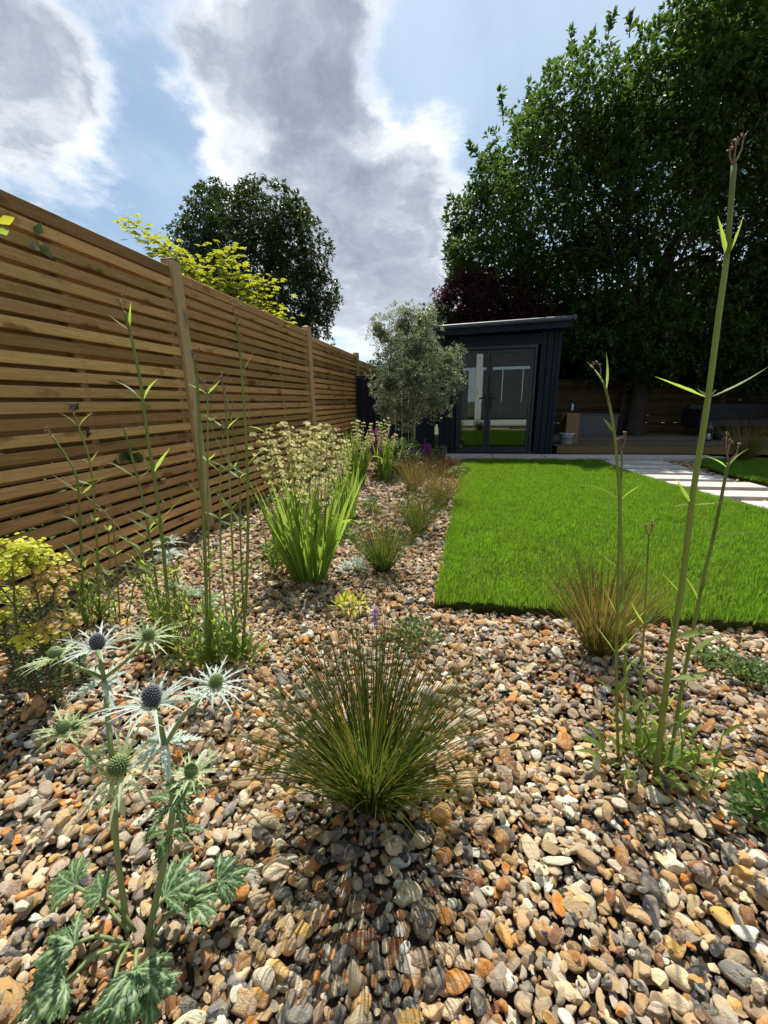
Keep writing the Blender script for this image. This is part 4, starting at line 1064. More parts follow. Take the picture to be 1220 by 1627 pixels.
# ------------------------------------------------------------------ tall verbena
def seed_top(t, p, d, rng, size=.03):
    mb = MB(); a0 = rng.uniform(0, 6.28)
    for k in range(rng.randint(3, 5)):
        a = a0+k*2.1; e = p+nrm(d+np.array([math.cos(a), math.sin(a)*.6, 0])*.32)*size*rng.uniform(.7, 1.3)
        mb.tube(spline([p, (p+e)/2+np.array([math.cos(a), 0, 0])*size*.12, e], 4), [.0016, .0014, .0012, .0011, .001], 5)
        for q in range(3):
            c = e+rng.normal(0, .0016, 3); mb.tube([c, c+nrm(d+rng.normal(0, .5, 3))*.006], [.0020, .0009], 5)
    mb.build('bud_cluster', 'bud', t)
def verbena(label, base, stems, seed, basal=12, group='tall verbena stems', basal_r=.10, scale=1.0, shoots=11):
    b = G(*base); b[2] = -.005; rng = np.random.RandomState(seed)
    t = thing('verbena', label, 'flowering plant', tuple(b), group)
    for s in stems:
        pts, r0 = s['p'], s['r']*(1.0 if seed == 1 else 1.42); g = G(*pts[0]) if s.get('g', 1) else b; Y = s.get('Y', g[1])
        W = [np.array([g[0], g[1], -.01])]+[PY(x, y, Y+s.get('dy', 0)*i/len(pts)) for i, (x, y) in enumerate(pts) if i > 0]
        n = 6*len(W); P = spline(W, n); mb = MB()
        mb.tube(P, [r0*s.get('rs', 1.0)*(1.08-.42*i/n) for i in range(n+1)], 8, rnd=rng.rand()); mb.build('stem', s.get('m', 'verbena_stem'), t)
        kt = 1-s.get('red', .18); k0 = int(kt*n)
        if k0 < n-2:
            mb = MB(); mb.tube(P[k0:], [r0*(1-.5*i/n)*1.06 for i in range(k0, n+1)], 8); mb.build('stem_tip', 'stem_red', t)
        if s.get('top', 1): seed_top(t, P[-1], nrm(P[-1]-P[-3]), rng, s.get('ts', .03))
        for (nd, tip, w) in s.get('lv', []):
            p0 = PY(*nd, Y+s.get('dy', 0)*.5); j = np.argmin([np.linalg.norm(q-p0) for q in P]); p0 = P[j]; p1 = PY(*tip, p0[1]+rng.uniform(-.03, .03))
            mb = MB(); lance(mb, p0, p1, w, rng.uniform(-.05, .10), 9, .35, rng.rand(), rng.uniform(-.5, .5), .10); mb.build('leaf', 'verbena_leaf', t)
        for u in s.get('auto', []):
            p0, d = frac(P, u); a = rng.uniform(-.6, .6); 
            for sg in (-1, 1):
                L = s.get('ll', .07)*rng.uniform(.9, 1.45); dv = nrm(np.array([sg*math.cos(a), sg*math.sin(a), rng.uniform(.35, 1.0)]))
                mb = MB(); lance(mb, p0, p0+dv*L, L*.095, rng.uniform(-.08, .12), 8, .35, rng.rand(), rng.uniform(-.5, .5), .10); mb.build('leaf', 'verbena_leaf', t)
            c = p0; mb = MB(); mb.tube([c-d*.003, c, c+d*.003], [r0*.8, r0*1.15*(1-.5*u)+.0006, r0*.75], 8); mb.build('node', 'verbena_stem', t)
    for i in range(shoots):
        a = rng.uniform(0, 6.283); r = basal_r*rng.uniform(.1, 1.0); p = b+np.array([math.cos(a)*r, math.sin(a)*r*.7, 0]); hgt = rng.uniform(.10, .30)*(1 if seed != 1 else .6)
        Q = spline([p, p+np.array([rng.normal(0, .015), rng.normal(0, .015), hgt*.5]), p+np.array([rng.normal(0, .03), rng.normal(0, .03), hgt])], 10); mb = MB(); mb.tube(Q, [.0024*(1-.5*k/10) for k in range(11)], 6); mb.build('stem', 'verbena_stem', t)
        z_ = .02
        while z_ < hgt:
            q, d = frac(Q, z_/hgt); a2 = rng.uniform(0, 3.14)
            for sg in (-1, 1):
                L_ = rng.uniform(.045, .085)*(1-.3*z_/hgt); dv = nrm(np.array([sg*math.cos(a2), sg*math.sin(a2), rng.uniform(.5, 1.5)])); mb = MB(); lance(mb, q, q+dv*L_, L_*.10, rng.uniform(-.05, .15), 7, .35, rng.rand(), rng.uniform(-.5, .5), .12); mb.build('leaf', 'verbena_leaf', t)
            z_ += rng.uniform(.028, .045)
    for i in range(int(basal*1.7)):
        a = rng.uniform(0, 6.283); r = basal_r*rng.rand(); p = b+np.array([math.cos(a)*r, math.sin(a)*r*.6, .005]); L = rng.uniform(.05, .10)*scale
        e = p+nrm([math.cos(a), math.sin(a), rng.uniform(.2, 1.1)])*L; mb = MB(); lance(mb, p, e, L*.105, .14, 9, .3, rng.rand(), rng.uniform(-.4, .4), .16); mb.build('leaf', 'verbena_leaf', t)
verbena('tallest verbena clump with a thick bare stem reaching high at the right of the gravel', (1035, 1215), [
    dict(p=[(1042, 1232), (1062, 1060), (1083, 930), (1100, 790), (1123, 645), (1142, 500), (1154, 410), (1166, 262)], r=.0062, red=.14, ts=.035,
         lv=[((1124, 643), (1040, 598), .006), ((1124, 643), (1222, 582), .006), ((1124, 640), (1107, 618), .004), ((1124, 640), (1139, 618), .004), ((1153, 415), (1140, 343), .0045), ((1153, 415), (1182, 340), .005), ((1153, 415), (1162, 385), .004),
             ((1098, 812), (1074, 760), .005), ((1098, 812), (1148, 798), .005), ((1098, 812), (1070, 806), .004), ((1080, 935), (1048, 908), .006), ((1073, 1022), (1060, 950), .008), ((1073, 1022), (1140, 1000), .009), ((1060, 1085), (1135, 1066), .008), ((1060, 1085), (1025, 1065), .007), ((1052, 1140), (1030, 1100), .008), ((1052, 1140), (1078, 1095), .008)]),
    dict(p=[(1062, 1222), (1082, 1100), (1097, 1020), (1115, 930), (1134, 850), (1150, 770), (1157, 735)], r=.0042, red=.35, m='verbena_stem', ts=.045, dy=.02,
         lv=[((1153, 745), (1191, 712), .0045), ((1153, 745), (1120, 725), .0045), ((1112, 950), (1086, 912), .007), ((1112, 950), (1150, 895), .006), ((1134, 852), (1098, 820), .003), ((1134, 852), (1215, 850), .0022), ((1095, 1040), (1150, 1005), .008), ((1085, 1090), (1120, 1072), .008), ((1075, 1150), (1105, 1120), .008)]),
    dict(p=[(983, 1205), (979, 1060), (982, 920), (984, 800), (976, 690), (963, 622), (953, 598)], r=.0034, red=.2, ts=.03,
         lv=[((973, 694), (958, 664), .004), ((963, 620), (932, 574), .003), ((963, 620), (963, 560), .003), ((979, 975), (957, 928), .007), ((979, 975), (998, 940), .006), ((980, 1030), (940, 985), .006), ((980, 1030), (1015, 1000), .007), ((981, 1110), (942, 1075), .008), ((981, 1110), (1000, 1070), .007), ((982, 1160), (945, 1105), .008), ((984, 900), (940, 865), .005)]),
    dict(p=[(991, 1195), (993, 1060), (990, 940), (986, 800), (988, 735), (987, 715)], r=.0030, red=.3, ts=.03, Y=.99,
         lv=[((989, 800), (1020, 770), .003), ((989, 800), (912, 770), .003), ((990, 1000), (1028, 968), .006), ((990, 1080), (1020, 1040), .007)]),
    dict(p=[(1010, 1200), (1018, 1080), (1024, 980), (1029, 880), (1031, 852)], r=.0028, red=.3, ts=.025,
         lv=[((1024, 990), (1043, 962), .006), ((1024, 990), (1002, 955), .006), ((1029, 880), (1024, 832), .003), ((1018, 1075), (1052, 1045), .008), ((1018, 1075), (985, 1040), .007), ((1014, 1130), (1050, 1100), .008), ((1014, 1130), (990, 1090), .007)])],
    1, basal=24, basal_r=.12, shoots=8)
verbena('leaning pair of tall verbena stems in front of the first fence post, left', (280, 1035), [
    dict(p=[(272, 1035), (262, 900), (248, 780), (234, 690), (222, 600), (206, 525), (197, 495)], r=.0042, ts=.035, lv=[((227, 642), (173, 602), .005), ((227, 642), (252, 601), .005), ((248, 748), (218, 707), .005), ((248, 748), (270, 712), .007), ((256, 830), (296, 785), .005), ((206, 522), (208, 480), .004), ((206, 522), (172, 500), .003)], auto=[.15, .25], ll=.08),
    dict(p=[(262, 1030), (245, 900), (228, 800), (212, 735), (197, 680)], r=.0030, ts=.035, lv=[((216, 762), (165, 732), .005), ((216, 762), (245, 742), .004), ((238, 830), (200, 806), .005)], auto=[.1, .22, .38], ll=.07)], 2, basal=14)
verbena('cluster of slim verbena stems standing left of the cream flower spikes', (380, 1045), [
    dict(p=[(384, 1045), (392, 920), (394, 800), (390, 680), (382, 570), (376, 510)], r=.0036, ts=.045, lv=[((386, 600), (405, 555), .003), ((394, 740), (430, 705), .005), ((394, 760), (360, 735), .005)], auto=[.12, .22, .33], ll=.07),
    dict(p=[(375, 1048), (372, 930), (366, 800), (362, 700), (356, 620)], r=.0026, ts=.04, auto=[.1, .2, .3, .48, .62, .8], ll=.055),
    dict(p=[(390, 1040), (386, 950), (382, 860), (380, 760), (366, 660)], r=.0026, ts=.04, auto=[.12, .26, .4, .55, .75], ll=.06),
    dict(p=[(368, 1045), (352, 900), (350, 760), (354, 690)], r=.0022, ts=.03, auto=[.15, .3, .5, .7], ll=.05)], 3, basal=22)
verbena('verbena stem standing just in front of the first fence post, between two other clumps', (330, 1058), [
    dict(p=[(330, 1058), (327, 920), (322, 790), (317, 680), (313, 600), (312, 580)], r=.0040, ts=.035, lv=[((322, 792), (292, 758), .006), ((322, 792), (352, 775), .006), ((327, 900), (312, 860), .006), ((327, 900), (352, 865), .006)], auto=[.12, .22], ll=.07),
    dict(p=[(336, 1055), (333, 930), (330, 800), (330, 640), (328, 620)], r=.0022, ts=.03, auto=[.2, .35, .6, .8], ll=.055)], 4, basal=10)
verbena('kinked verbena clump close to the fence behind the yellow spurge', (150, 985), [
    dict(p=[(132, 985), (130, 900), (127, 820), (122, 760), (105, 725), (82, 692)], r=.0038, ts=.03, lv=[((125, 783), (80, 752), .004), ((125, 783), (170, 758), .005), ((130, 900), (98, 862), .006), ((130, 900), (148, 872), .006)], auto=[.2, .35], ll=.07),
    dict(p=[(158, 980), (155, 880), (150, 800), (142, 730), (125, 680), (116, 655)], r=.0032, ts=.03, lv=[((125, 680), (92, 655), .004), ((125, 680), (148, 655), .004), ((142, 735), (130, 728), .004), ((142, 735), (156, 715), .004)], auto=[.1, .2, .32, .48], ll=.065),
    dict(p=[(172, 975), (174, 900), (172, 830)], r=.0022, top=1, ts=.02, auto=[.2, .4, .6, .9], ll=.06),
    dict(p=[(190, 985), (186, 910), (180, 840)], r=.0022, top=1, ts=.02, auto=[.2, .45, .7], ll=.06)], 5, basal=18)
verbena('slender verbena shoot leaning left across the fence, low behind the first eryngium heads', (268, 985), [
    dict(p=[(268, 985), (240, 920), (205, 860), (160, 808), (110, 770)], r=.0022, ts=.03, auto=[.3, .5, .72, .9], ll=.06),
    dict(p=[(200, 990), (215, 920), (228, 870), (235, 850)], r=.0022, top=0, auto=[.3, .6, .9], ll=.07)], 6, basal=12)
verbena('thin verbena wisps behind the cream flower spikes near the fence', (440, 905), [
    dict(p=[(440, 905), (432, 820), (424, 720), (416, 640)], r=.0020, ts=.05, auto=[.6, .8], ll=.07),
    dict(p=[(430, 900), (405, 800), (340, 690), (338, 620)], r=.0018, ts=.04, auto=[.5, .75], ll=.06)], 7, basal=6)

# ------------------------------------------------------------------ sea holly
def spiny_leaf(p, d, L, rng, up=None, lobes=5, curl=.15, wf=.150):
    """deeply cut spiny leaf; one mesh"""
    mb = MB(); d = nrm(d); up = nrm(up if up is not None else [0, 0, 1.0]); s = nrm(np.cross(d, up)); n = np.cross(s, d); rn = rng.rand()
    angs = np.linspace(-1.35, 1.35, lobes)+rng.normal(0, .08, lobes)
    for a in angs:
        ll = L*(1-.30*abs(a)/1.35)*rng.uniform(.85, 1.1); dd = nrm(d*math.cos(a)+s*math.sin(a)+n*rng.uniform(-.1, .15)); K = 9; P = []; W = []
        for k in range(K+1):
            u = k/K; P.append(p+dd*ll*u+n*ll*(curl*math.sin(2.6*u)-.22*u*u)+s*0)
            W.append(ll*wf*(.30+.9*math.sin(min(1, u*1.15)*math.pi*.85)**1.2)*(1.35 if k % 2 else .62)*(1 if u < .95 else .08))
        sd_ = np.cross(n, dd); mb.strip(P, W, sd_, .32, rn)
        for k in range(2, K, 1):
            q = P[k]; 
            for sg in (-1, 1):
                e = q+nrm(sd_*sg*1.0+dd*.75+n*.15)*ll*.27*(1-.5*k/K)*(1.15 if k % 2 else .7); w0 = dd*ll*.040
                mb.add([q+sd_*sg*W[k]*.5-w0, e, q+sd_*sg*W[k]*.5+w0], [[0, 1, 2]], mid=[.5, 1, .5], rnd=rn)
    return mb
def bract(mb, p, d, L, rng, w=.0026, rn=0.5, spines=3, droop=.25):
    d = nrm(d); P = []; K = 7; s = nrm(np.cross(d, [0, 0, 1.0])+rng.normal(0, .3, 3)); n = np.cross(s, d)
    for k in range(K+1): u = k/K; P.append(p+d*L*u+np.array([0, 0, -droop*L*u*u]))
    W = [w*(.7+.6*math.sin(u*math.pi*.8))*(1-.8*u) for u in np.linspace(0, 1, K+1)]; mb.strip(P, W, s, .5, rn)
    for k in range(spines):
        u = .22+.2*k; q = P[int(u*K)]
        for sg in (-1, 1): e = q+nrm(d*.9+s*sg*.75)*L*.20; mb.add([q-d*.0022, e, q+d*.0022], [[0, 1, 2]], rnd=rn)
def cone(c, ax, r, h, mat, parent, seed):
    mb = MB(); ax = nrm(ax); a = nrm(np.cross(ax, [.3, .9, .1])); b = np.cross(ax, a); V = []; F = []; n = 12; m = 8
    for i in range(m+1):
        ph = math.pi*i/m
        for j in range(n): th = 2*math.pi*j/n; V.append(c+(a*math.cos(th)+b*math.sin(th))*r*math.sin(ph)*.9-ax*math.cos(ph)*h*.5*.95)
    for i in range(m):
        for j in range(n): F.append([i*n+j, i*n+(j+1) % n, (i+1)*n+(j+1) % n, (i+1)*n+j])
    mb.add(V, F)
    N = 150
    for i in range(N):                                       # the florets, set in spirals
        z = 1-2*(i+.5)/N; th = i*2.39996; q = math.sqrt(1-z*z); o = (a*math.cos(th)+b*math.sin(th))*q; p = c+o*r*.88-ax*(-z)*h*.5*.93; nn = nrm(o/r+ax*z/(h*.5)*1.0)
        s = nrm(np.cross(nn, ax)+1e-6); s2 = np.cross(nn, s); k = r*.13; e = p+nn*r*.27+ax*r*.06
        mb.add([p+s*k, p+s2*k, p-s*k, p-s2*k, e], [[0, 1, 4], [1, 2, 4], [2, 3, 4], [3, 0, 4]], tip=[0, 0, 0, 0, 1])
    return mb.build('flower_head', mat, parent)
def eryngium_head(t, c, ax, rng, kind='blue', size=1.0, nb=17):
    r, h = (.0128*size, .033*size) if kind == 'blue' else (.013*size, .026*size)
    hd = cone(c, ax, r, h, 'cone_blue' if kind == 'blue' else 'cone_green', t, 1); ax = nrm(ax); a = nrm(np.cross(ax, [.2, .9, .1])); b = np.cross(ax, a); base = c-ax*h*.45
    for i in range(nb):
        th = 2*math.pi*(i+rng.uniform(-.25, .25))/nb; o = a*math.cos(th)+b*math.sin(th); el = rng.uniform(.15, .75)
        mb = MB(); bract(mb, base+o*r*.5, nrm(o+ax*el), (.072 if kind == 'blue' else .062)*size*rng.uniform(.75, 1.2), rng, .0029*size, rng.rand(), 3)
        mb.build('bract', 'eryngium_bract' if kind != 'green' else 'eryngium_bract_green', hd)
def collar(t, p, ax, rng, n=5, L=.06, mat='eryngium_bract'):
    ax = nrm(ax); a = nrm(np.cross(ax, [.2, .9, .1])); b = np.cross(ax, a)
    for i in range(n):
        th = 2*math.pi*(i+rng.uniform(-.2, .2))/n; o = a*math.cos(th)+b*math.sin(th)
        mb = spiny_leaf(p, nrm(o+np.array([0, 0, rng.uniform(-.45, .2)])), L*rng.uniform(.8, 1.15), rng, lobes=3, curl=.1, wf=.085); mb.build('stem_leaf', mat, t)
def eryngium(label, base, seed, stems, heads, collars, leaves, Yt=None):
    b = G(*base); b[2] = -.01; rng = np.random.RandomState(seed); t = thing('sea_holly', label, 'flowering plant', tuple(b), 'sea holly plants')
    Yb = b[1]
    W = lambda x, y, dy=0: PY(x, y, Yb+dy)
    for (pts, dy, r) in stems:
        P = [W(x, y, dy*i/(len(pts)-1) if i else (dy if pts[0] != base else 0)) for i, (x, y) in enumerate(pts)]
        P = spline(P, 10); mb = MB(); mb.tube(P, [r*(1-.3*i/10) for i in range(11)], 8, rnd=rng.rand()); mb.build('stem', 'eryngium_stem', t)
    for (x, y, dy, ax, kind, size) in heads: eryngium_head(t, W(x, y, dy), ax, rng, kind, size)
    for (x, y, dy, n, L, mat) in collars: collar(t, W(x, y, dy), [0, 0, 1], rng, n, L, mat)
    for (x0, y0, x1, y1, L, dz) in leaves:                # leaf hub at x1,y1, stalk from x0,y0
        g0 = G(x0, y0, .01); g1 = G(x1, y1, dz); mb = MB(); mb.tube(spline([g0, (g0+g1)/2+np.array([0, 0, .02]), g1], 6), [.0032]*7, 6); mb.build('leaf_stalk', 'eryngium_stem', t)
        d = g1-g0; d[2] = rng.uniform(-.01, .02); spiny_leaf(g1, d, L*.86, rng, up=[rng.normal(0, .2), rng.normal(0, .2)-.25, 1], lobes=7).build('leaf', 'eryngium_leaf', t)
U = [0, 0, 1]
eryngium('sea holly in the near left corner with two blue grey cones and spiny basal leaves', (215, 1490), 1,
    [([(205, 1490), (192, 1400), (184, 1330), (184, 1250)], .02, .0055), ([(232, 1500), (250, 1420), (266, 1340), (275, 1270), (262, 1185)], .02, .0058), ([(262, 1185), (252, 1140), (246, 1120)], .02, .0040), ([(262, 1185), (290, 1140), (325, 1105)], .02, .0036), ([(276, 1290), (292, 1262), (302, 1235)], .02, .003),
     ([(180, 1330), (178, 1220), (170, 1130), (165, 1075)], .08, .0045), ([(165, 1078), (160, 1050), (155, 1030)], .08, .0036), ([(165, 1078), (130, 1062), (95, 1045)], .08, .003), ([(165, 1078), (200, 1050), (232, 1015)], .08, .003), ([(178, 1240), (140, 1200), (105, 1165)], .06, .003)],
    [(241, 1106, .02, (-.03, 0, 1), 'blue', 1.0), (155, 1020, .08, (0, 0, 1), 'blue', .88), (188, 1216, .02, (.05, -.55, .8), 'green', 1.15), (343, 1082, .02, (.3, 0, 1), 'pale', .72), (303, 1224, .02, (0, 0, 1), 'green', .75), (88, 1038, .08, (-.4, 0, .8), 'green', .8), (236, 1008, .08, (.3, 0, 1), 'green', .7), (100, 1155, .06, (0, -.2, 1), 'green', .85), (120, 1152, .07, (.3, 0, 1), 'green', .5)],
    [(262, 1180, .02, 5, .062, 'eryngium_bract'), (165, 1080, .08, 4, .060, 'eryngium_bract'), (277, 1272, .02, 4, .055, 'eryngium_leaf'), (325, 1105, .02, 3, .040, 'eryngium_bract'), (184, 1262, .02, 2, .05, 'eryngium_bract_green'), (300, 1250, .02, 3, .045, 'eryngium_leaf'), (140, 1200, .06, 3, .045, 'eryngium_leaf'), (270, 1320, .02, 3, .055, 'eryngium_leaf')],
    [(205, 1480, 120, 1408, .075, .05), (235, 1500, 262, 1425, .085, .08), (235, 1500, 300, 1440, .085, .055), (235, 1490, 345, 1400, .07, .06), (200, 1500, 118, 1500, .085, .05), (205, 1500, 105, 1560, .08, .04), (225, 1510, 215, 1540, .085, .06), (240, 1505, 245, 1565, .075, .04), (205, 1500, 175, 1600, .07, .02), (215, 1480, 165, 1420, .06, .07)])
eryngium('silvery sea holly half hidden behind the tall verbena stems near the fence', (300, 985), 2,
    [([(300, 985), (285, 930), (268, 875)], .0, .004), ([(290, 960), (282, 960), (275, 930)], .0, .003)],
    [(265, 858, .0, (0, 0, 1), 'pale', 1.05), (272, 935, 0, (0, 0, 1), 'pale', .6)],
    [(268, 880, 0, 6, .085, 'eryngium_bract'), (278, 930, 0, 4, .07, 'eryngium_bract')],
    [(300, 985, 325, 955, .10, .10), (300, 985, 340, 985, .09, .06), (300, 985, 300, 945, .09, .12), (300, 985, 280, 990, .09, .05), (300, 990, 330, 1010, .09, .04)])

def neighbour_hedge():
    rng = np.random.RandomState(12); n = 5200; b = (-2.7, 5, 0)
    t = thing('neighbour_hedge', 'dark green hedge close behind the long slatted fence, glimpsed through its gaps', 'hedge', b)
    C = np.c_[rng.uniform(-3.0, -2.25, n), rng.uniform(-.2, 10.5, n), rng.uniform(.0, 1.58, n)]
    foliage('leaves', 'hedge_leaf', t, C, np.tile([.5, 0, .3], (n, 1)), 6, .11, .034, 71, spread=1.2)
    mb = MB()
    for i in range(20): y_ = .2+i*.52; mb.tube([(-2.6, y_, -.08), (-2.6+rng.normal(0, .05), y_, .8), (-2.6+rng.normal(0, .1), y_, 1.4)], [.025, .02, .01], 6)
    mb.build('stems', 'bark', t)['kind'] = 'stuff'
neighbour_hedge()
# ------------------------------------------------------------------ spurge
def euphorbia():
    b = G(20, 1150); b[0] = -1.34; b[1] = .93; b[2] = -.005; rng = np.random.RandomState(3)
    t = thing('spurge', 'yellow green spurge with crowded flower heads and narrow blue green leaves at the left edge', 'flowering plant', tuple(b))
    tops = [(10, 900), (45, 868), (88, 905), (75, 935), (20, 935), (50, 945), (92, 980), (5, 975), (40, 995), (70, 880), (-20, 890), (-40, 940), (18, 862), (60, 1000), (-10, 1010), (-60, 960)]
    for i, (px, py) in enumerate(tops):
        Y = b[1]+rng.uniform(-.10, .16); e = PY(px, py+14, Y); p = b+np.array([rng.uniform(-.12, .10), (Y-b[1])*.6, 0]); P = spline([p, p*.6+e*.4+np.array([(p-e)[0]*.25, 0, .02]), e], 12)
        mb = MB(); mb.tube(P, [.0042*(1-.5*k/12) for k in range(13)], 6, rnd=rng.rand()); mb.build('stem', 'stem_red', t)
        n = 95; us = np.linspace(.10, .86, n); C = []; D = []
        for k, u in enumerate(us):
            q, d = frac(P, u); a = k*2.4; C.append(q); D.append(nrm([math.cos(a), math.sin(a), .35+.5*rng.rand()-(.5 if u < .4 else 0)]))
        C = np.array(C); D = np.array(D); S = np.cross(D, [0, 0, 1.0]); V, F = kites(C, D, S, rng.uniform(.022, .036, n), np.full(n, .0030), .3, .15)
        link_mesh('stem_leaves', V, F, 'euphorbia_leaf', t, smooth=False, attrs=dict(rnd=np.repeat(rng.rand(n), 4)))['kind'] = 'stuff'
        # head: rays each ending in cupped pairs of round bracts
        mb = MB(); old = i in (2, 3, 6); 
        for k in range(24):
            a = k*2.4; r = .062*math.sqrt((k+.6)/24); c = P[-1]+np.array([math.cos(a)*r, math.sin(a)*r, .020+.018*rng.rand()-.4*r]); mb.tube(spline([P[-2], (P[-1]+c)/2, c], 4), .0011, 4, rnd=.5, mi=1)
            for (cc, sz) in ((c, .0095), (c+rng.normal(0, .008, 3), .0075), (c+rng.normal(0, .009, 3)+(0, 0, .005), .0070)):
                nn = nrm(np.array([math.cos(a)*.5, math.sin(a)*.5, 1])+rng.normal(0, .35, 3)); s = nrm(np.cross(nn, [.4, .8, .1])); s2 = np.cross(nn, s); rn = rng.rand()
                for sg in (-1, 1):
                    V = [cc]; 
                    for j in range(6): th = -1.45+2.9*j/5; V.append(cc+(s*sg*math.cos(th)+s2*math.sin(th))*sz+nn*sz*.35*math.cos(th))
                    mb.add(V, [[0, j, j+1] for j in range(1, 6)], rnd=rn)
        mb.build('flower_cluster', 'euphorbia_bract', t, mats=['euphorbia_bract_old' if old else 'euphorbia_bract', 'verbena_stem'])
euphorbia()

# ------------------------------------------------------------------ back of the bed
def spire(name, label, px, py, tops, mat, seed, group, w=.010, leafmat='weed_leaf', zf=.45, nl=40):
    b = G(px, py); b[2] = 0; rng = np.random.RandomState(seed); t = thing(name, label, 'flowering plant', tuple(b), group)
    for (x, y) in [(x+rng.uniform(-9, 9), y+rng.uniform(-6, 12)) for x, y in tops*3]:
        Y = b[1]+rng.uniform(-.08, .08); e = PY(x, y, Y); p = b+np.array([rng.uniform(-.06, .06), Y-b[1], 0]); P = spline([p, p*.5+e*.5, e], 8)
        mb = MB(); mb.tube(P, [.003]*9, 5); mb.build('stem', 'verbena_stem', t); n = 70; C = []; D = []
        for k in range(n): u = zf+(1-zf)*k/n; q, d = frac(P, u); a = k*2.4; D.append(nrm([math.cos(a), math.sin(a), .35])); C.append(q)
        C = np.array(C); D = np.array(D); V, F = kites(C, D, np.cross(D, [0, 0, 1.0]), .034*rng.uniform(.6, 1.2, n)*(1.2-.7*np.arange(n)/n), np.full(n, w*.9), .5, .2)
        link_mesh('flower_spike', V, F, mat, t, smooth=False, attrs=dict(rnd=np.repeat(rng.rand(n), 4)))
    C = b+np.c_[rng.normal(0, .09, nl), rng.normal(0, .07, nl), rng.uniform(.01, .26, nl)]; O = np.tile([0, 0, .5], (nl, 1))
    foliage('leaves', leafmat, t, C, O, 5, .06, .014, seed+5)
G_S = 'purple flower spikes under the olive tree'
spire('salvia', 'purple flowering clump against the fence just left of the olive tree', 606, 757, [(593, 688), (598, 680), (604, 684), (610, 690), (586, 696), (616, 686), (622, 694)], 'magenta_petal', 1, G_S)
spire('salvia', 'purple spikes immediately right of the olive trunk', 660, 752, [(648, 712), (655, 706), (662, 712), (640, 718), (668, 716)], 'purple_petal', 2, G_S)
spire('salvia', 'bright magenta spikes nearest the navy fence, left of the glass doors', 680, 748, [(672, 708), (678, 700), (684, 704), (690, 715), (675, 716), (686, 712)], 'magenta_petal', 3, G_S)
spire('salvia', 'small violet spikes beside the lawn corner close to the garden room', 698, 745, [(695, 712), (700, 708), (704, 716), (690, 720)], 'purple_petal', 4, G_S)
def white_bush():
    b = G(635, 757); b[2] = 0; rng = np.random.RandomState(8); t = thing('pale_edged_shrub', 'small shrub with pale edged leaves between the purple flowers and the olive trunk', 'shrub', tuple(b)); n = 260
    C = b+np.c_[rng.normal(0, .11, n), rng.normal(0, .09, n), rng.uniform(.02, .42, n)]; foliage('leaves', 'weed_leaf', t, C, np.tile([0, 0, .5], (n, 1)), 5, .05, .013, 9)
    C = C[:70]+np.array([0, -.02, .05]); foliage('pale_flowers', 'cream_petal', t, C, np.tile([0, -.3, .5], (len(C), 1)), 5, .018, .007, 10)
    mb = MB(); 
    for i in range(7): mb.tube([b+(rng.normal(0, .03), 0, 0), b+np.array([rng.normal(0, .1), rng.normal(0, .06), .38])], .004, 5)
    mb.build('stems', 'verbena_stem', t)['kind'] = 'stuff'
white_bush()
def mound(name, label, px, py, r, h, mat, seed, L=.045, W=.018, n=120, cat='plant', k=5, flowers=None, group=None):
    b = G(px, py); b[2] = -.005; rng = np.random.RandomState(seed); t = thing(name, label, cat, tuple(b), group)
    a = rng.uniform(0, 6.283, n); q = rng.rand(n)**.6; C = b+np.c_[np.cos(a)*q*r, np.sin(a)*q*r, h*(1-q*q*.8)*rng.uniform(.3, 1, n)]; O = np.c_[np.cos(a)*q, np.sin(a)*q, np.full(n, .6)]
    foliage('leaves', mat, t, C, O, k, L, W, seed+3)
    mb = MB()
    for i in range(10): mb.tube(spline([b, b*.5+C[i]*.5+(0, 0, h*.2), C[i]], 4), .0022, 5)
    mb.build('stems', 'verbena_stem', t)['kind'] = 'stuff'
    if flowers: foliage('flowers', flowers, t, C[:n//3]+np.array([0, 0, .03]), O[:n//3], 5, .014, .006, seed+7)
    return t
mound('coral_bells', 'low mound of orange pink leaves at the lawn corner by the garden room', 712, 750, .17, .15, 'heuchera_leaf', 1, .05, .024, 110)
mound('low_plant', 'pale flowered low plant on the very edge of the lawn left of the doors', 726, 758, .13, .12, 'weed_leaf', 2, .035, .012, 90, flowers='cream_petal')
mound('silver_plant', 'small silver leaved plant in the gravel left of the second sedge', 566, 908, .07, .05, 'eryngium_bract', 3, .05, .008, 22)
mound('seedling', 'small green seedling with pale tips between the sword leaves and the lawn', 588, 815, .06, .11, 'weed_leaf', 4, .07, .007, 26, k=4)
mound('low_plant', 'low spreading green plant in the gravel behind the largest sedge', 655, 1012, .10, .03, 'weed_leaf', 5, .024, .006, 50)
mound('low_plant', 'yellowing small plant in the gravel behind the left of the largest sedge', 556, 968, .045, .07, 'euphorbia_bract', 6, .045, .010, 12)
mound('low_plant', 'creeping green plant on the gravel at the right edge, just in front of the lawn', 1160, 1056, .085, .02, 'weed_leaf', 7, .020, .0065, 55)
mound('low_plant', 'second creeping green patch nearer the right edge of the view', 1214, 1078, .07, .02, 'weed_leaf', 8, .020, .0065, 45)
mound('broad_leaved_weed', 'leafy dark green weed on the gravel in the right foreground', 1222, 1290, .055, .04, 'weed_leaf', 9, .022, .009, 60)
mound('low_plant', 'small leafy plant tucked beside the base of the big sword leaved clump', 545, 855, .06, .06, 'weed_leaf', 10, .05, .012, 20)
mound('low_plant', 'ferny plant in the gravel close to the fence behind the verbena', 455, 880, .10, .12, 'weed_leaf', 11, .06, .007, 60)
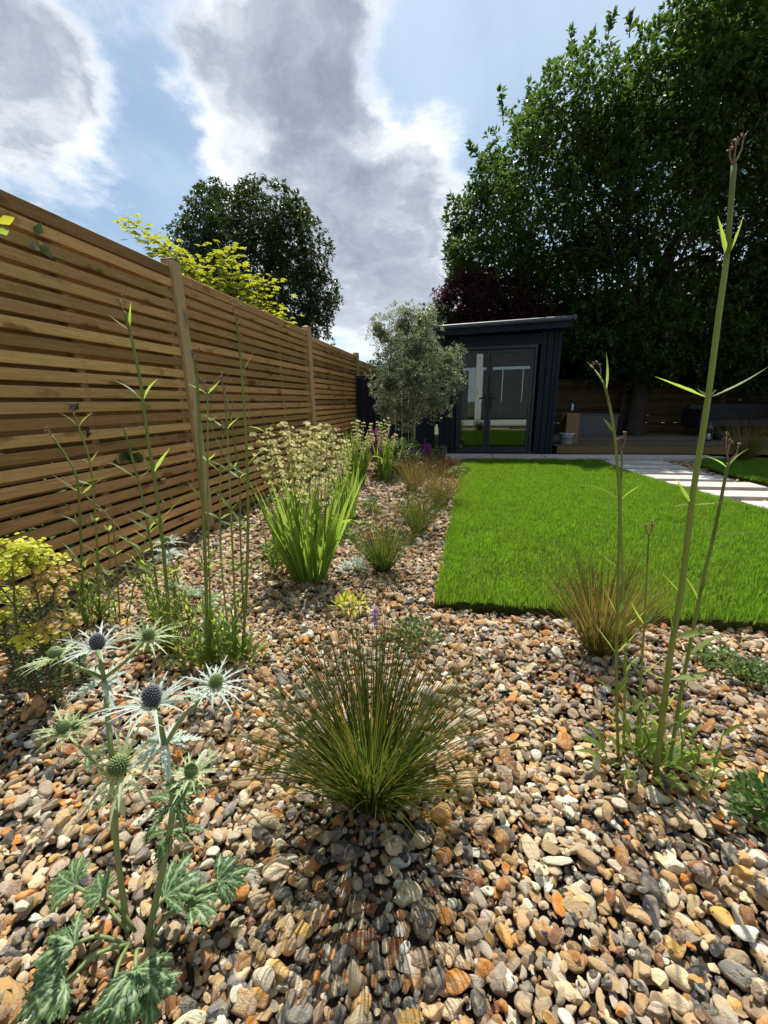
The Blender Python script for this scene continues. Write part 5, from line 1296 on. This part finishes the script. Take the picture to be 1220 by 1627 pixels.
def spray():
    b = G(568, 1010); b[2] = 0; t = thing('lilac_flower', 'single lilac flower spike on a wiry stem behind the largest sedge', 'flower', tuple(b)); rng = np.random.RandomState(1)
    e = PY(595, 1000, b[1]); P = spline([b, b*.5+e*.5+(-.01, 0, .01), e], 6); tp = PY(596, 966, b[1]); mb = MB(); mb.tube(P+[tp], .0016, 5); mb.build('stem', 'verbena_stem', t)
    n = 70; C = np.array([e+(tp-e)*rng.rand()+rng.normal(0, .004, 3) for _ in range(n)]); D = rand_dirs(rng, n)+(0, 0, .3); V, F = kites(C, D, np.cross(D, [0, 0, 1.0]), np.full(n, .014), np.full(n, .005), .4, .1)
    link_mesh('flower_spike', V, F, 'lilac_petal', t, smooth=False, attrs=dict(rnd=np.repeat(rng.rand(n), 4)))
spray()
# climber leaves pushing through the fence
def sprig(label, px, py, n, seed, s=.06, mat='hedge_leaf'):
    p = ray(px, py); p = CC+p*((FX+.022)/p[0]); t = thing('climber_sprig', label, 'climbing plant', tuple(p), 'climber leaves pushing through the fence'); rng = np.random.RandomState(seed)
    mb = MB(); mb.tube([p-(.04, 0, 0), p+(.0, .0, .0), p+(.01, .03, -.02)], .002, 5); mb.build('stem', 'verbena_stem', t)
    for i in range(n):
        a = rng.uniform(0, 6.28); c = p+np.array([.006+.01*rng.rand(), rng.uniform(-.05, .06)*n/4, rng.uniform(-.03, .03)]); e = c+nrm([.35, math.cos(a), math.sin(a)-.3])*s*rng.uniform(.7, 1.2)
        mb = MB(); lance(mb, c, e, s*.33, .08, 6, .2, rng.rand(), rng.uniform(1.0, 1.5), wide=.3); mb.build('leaf', mat, t)
sprig('large dark climber leaves through the fence left of the first post', 200, 730, 6, 1, .08, 'dark_tree_leaf')
sprig('single dark climber leaf on the fence above the kinked verbena', 140, 686, 2, 2, .05, 'dark_tree_leaf')
sprig('small dark climber leaf at the tip of the kinked verbena', 115, 643, 2, 3, .045, 'dark_tree_leaf')
sprig('little green climber leaves low on the fence right of the big climber leaves', 285, 772, 2, 4, .05, 'dark_tree_leaf')
sprig('dark climber leaf high on the fence near the left edge', 62, 385, 3, 5, .06, 'dark_tree_leaf')
def edge_leaf():
    b = (-1.06, .78, 1.32); p = PY(8, 352, .95); t = thing('leaf_spray', 'bright yellow green leaf poking in at the far left edge below the fence top', 'leaf', tuple(p))
    mb = MB(); lance(mb, p+(-.03, 0, .0), PY(23, 346, .95), .010, .05, 8, .2, .6, 1.2, 0, .5); mb.build('leaf', 'maple_leaf', t)
    mb = MB(); lance(mb, p+(-.03, 0, -.02), PY(14, 366, .95), .009, .05, 8, .2, .3, 1.2, 0, .5); mb.build('leaf', 'verbena_leaf', t)
    mb = MB(); mb.tube([p+(-.12, 0, -.08), p+(-.03, 0, -.0)], .0015, 5); mb.build('twig', 'verbena_stem', t)
edge_leaf()
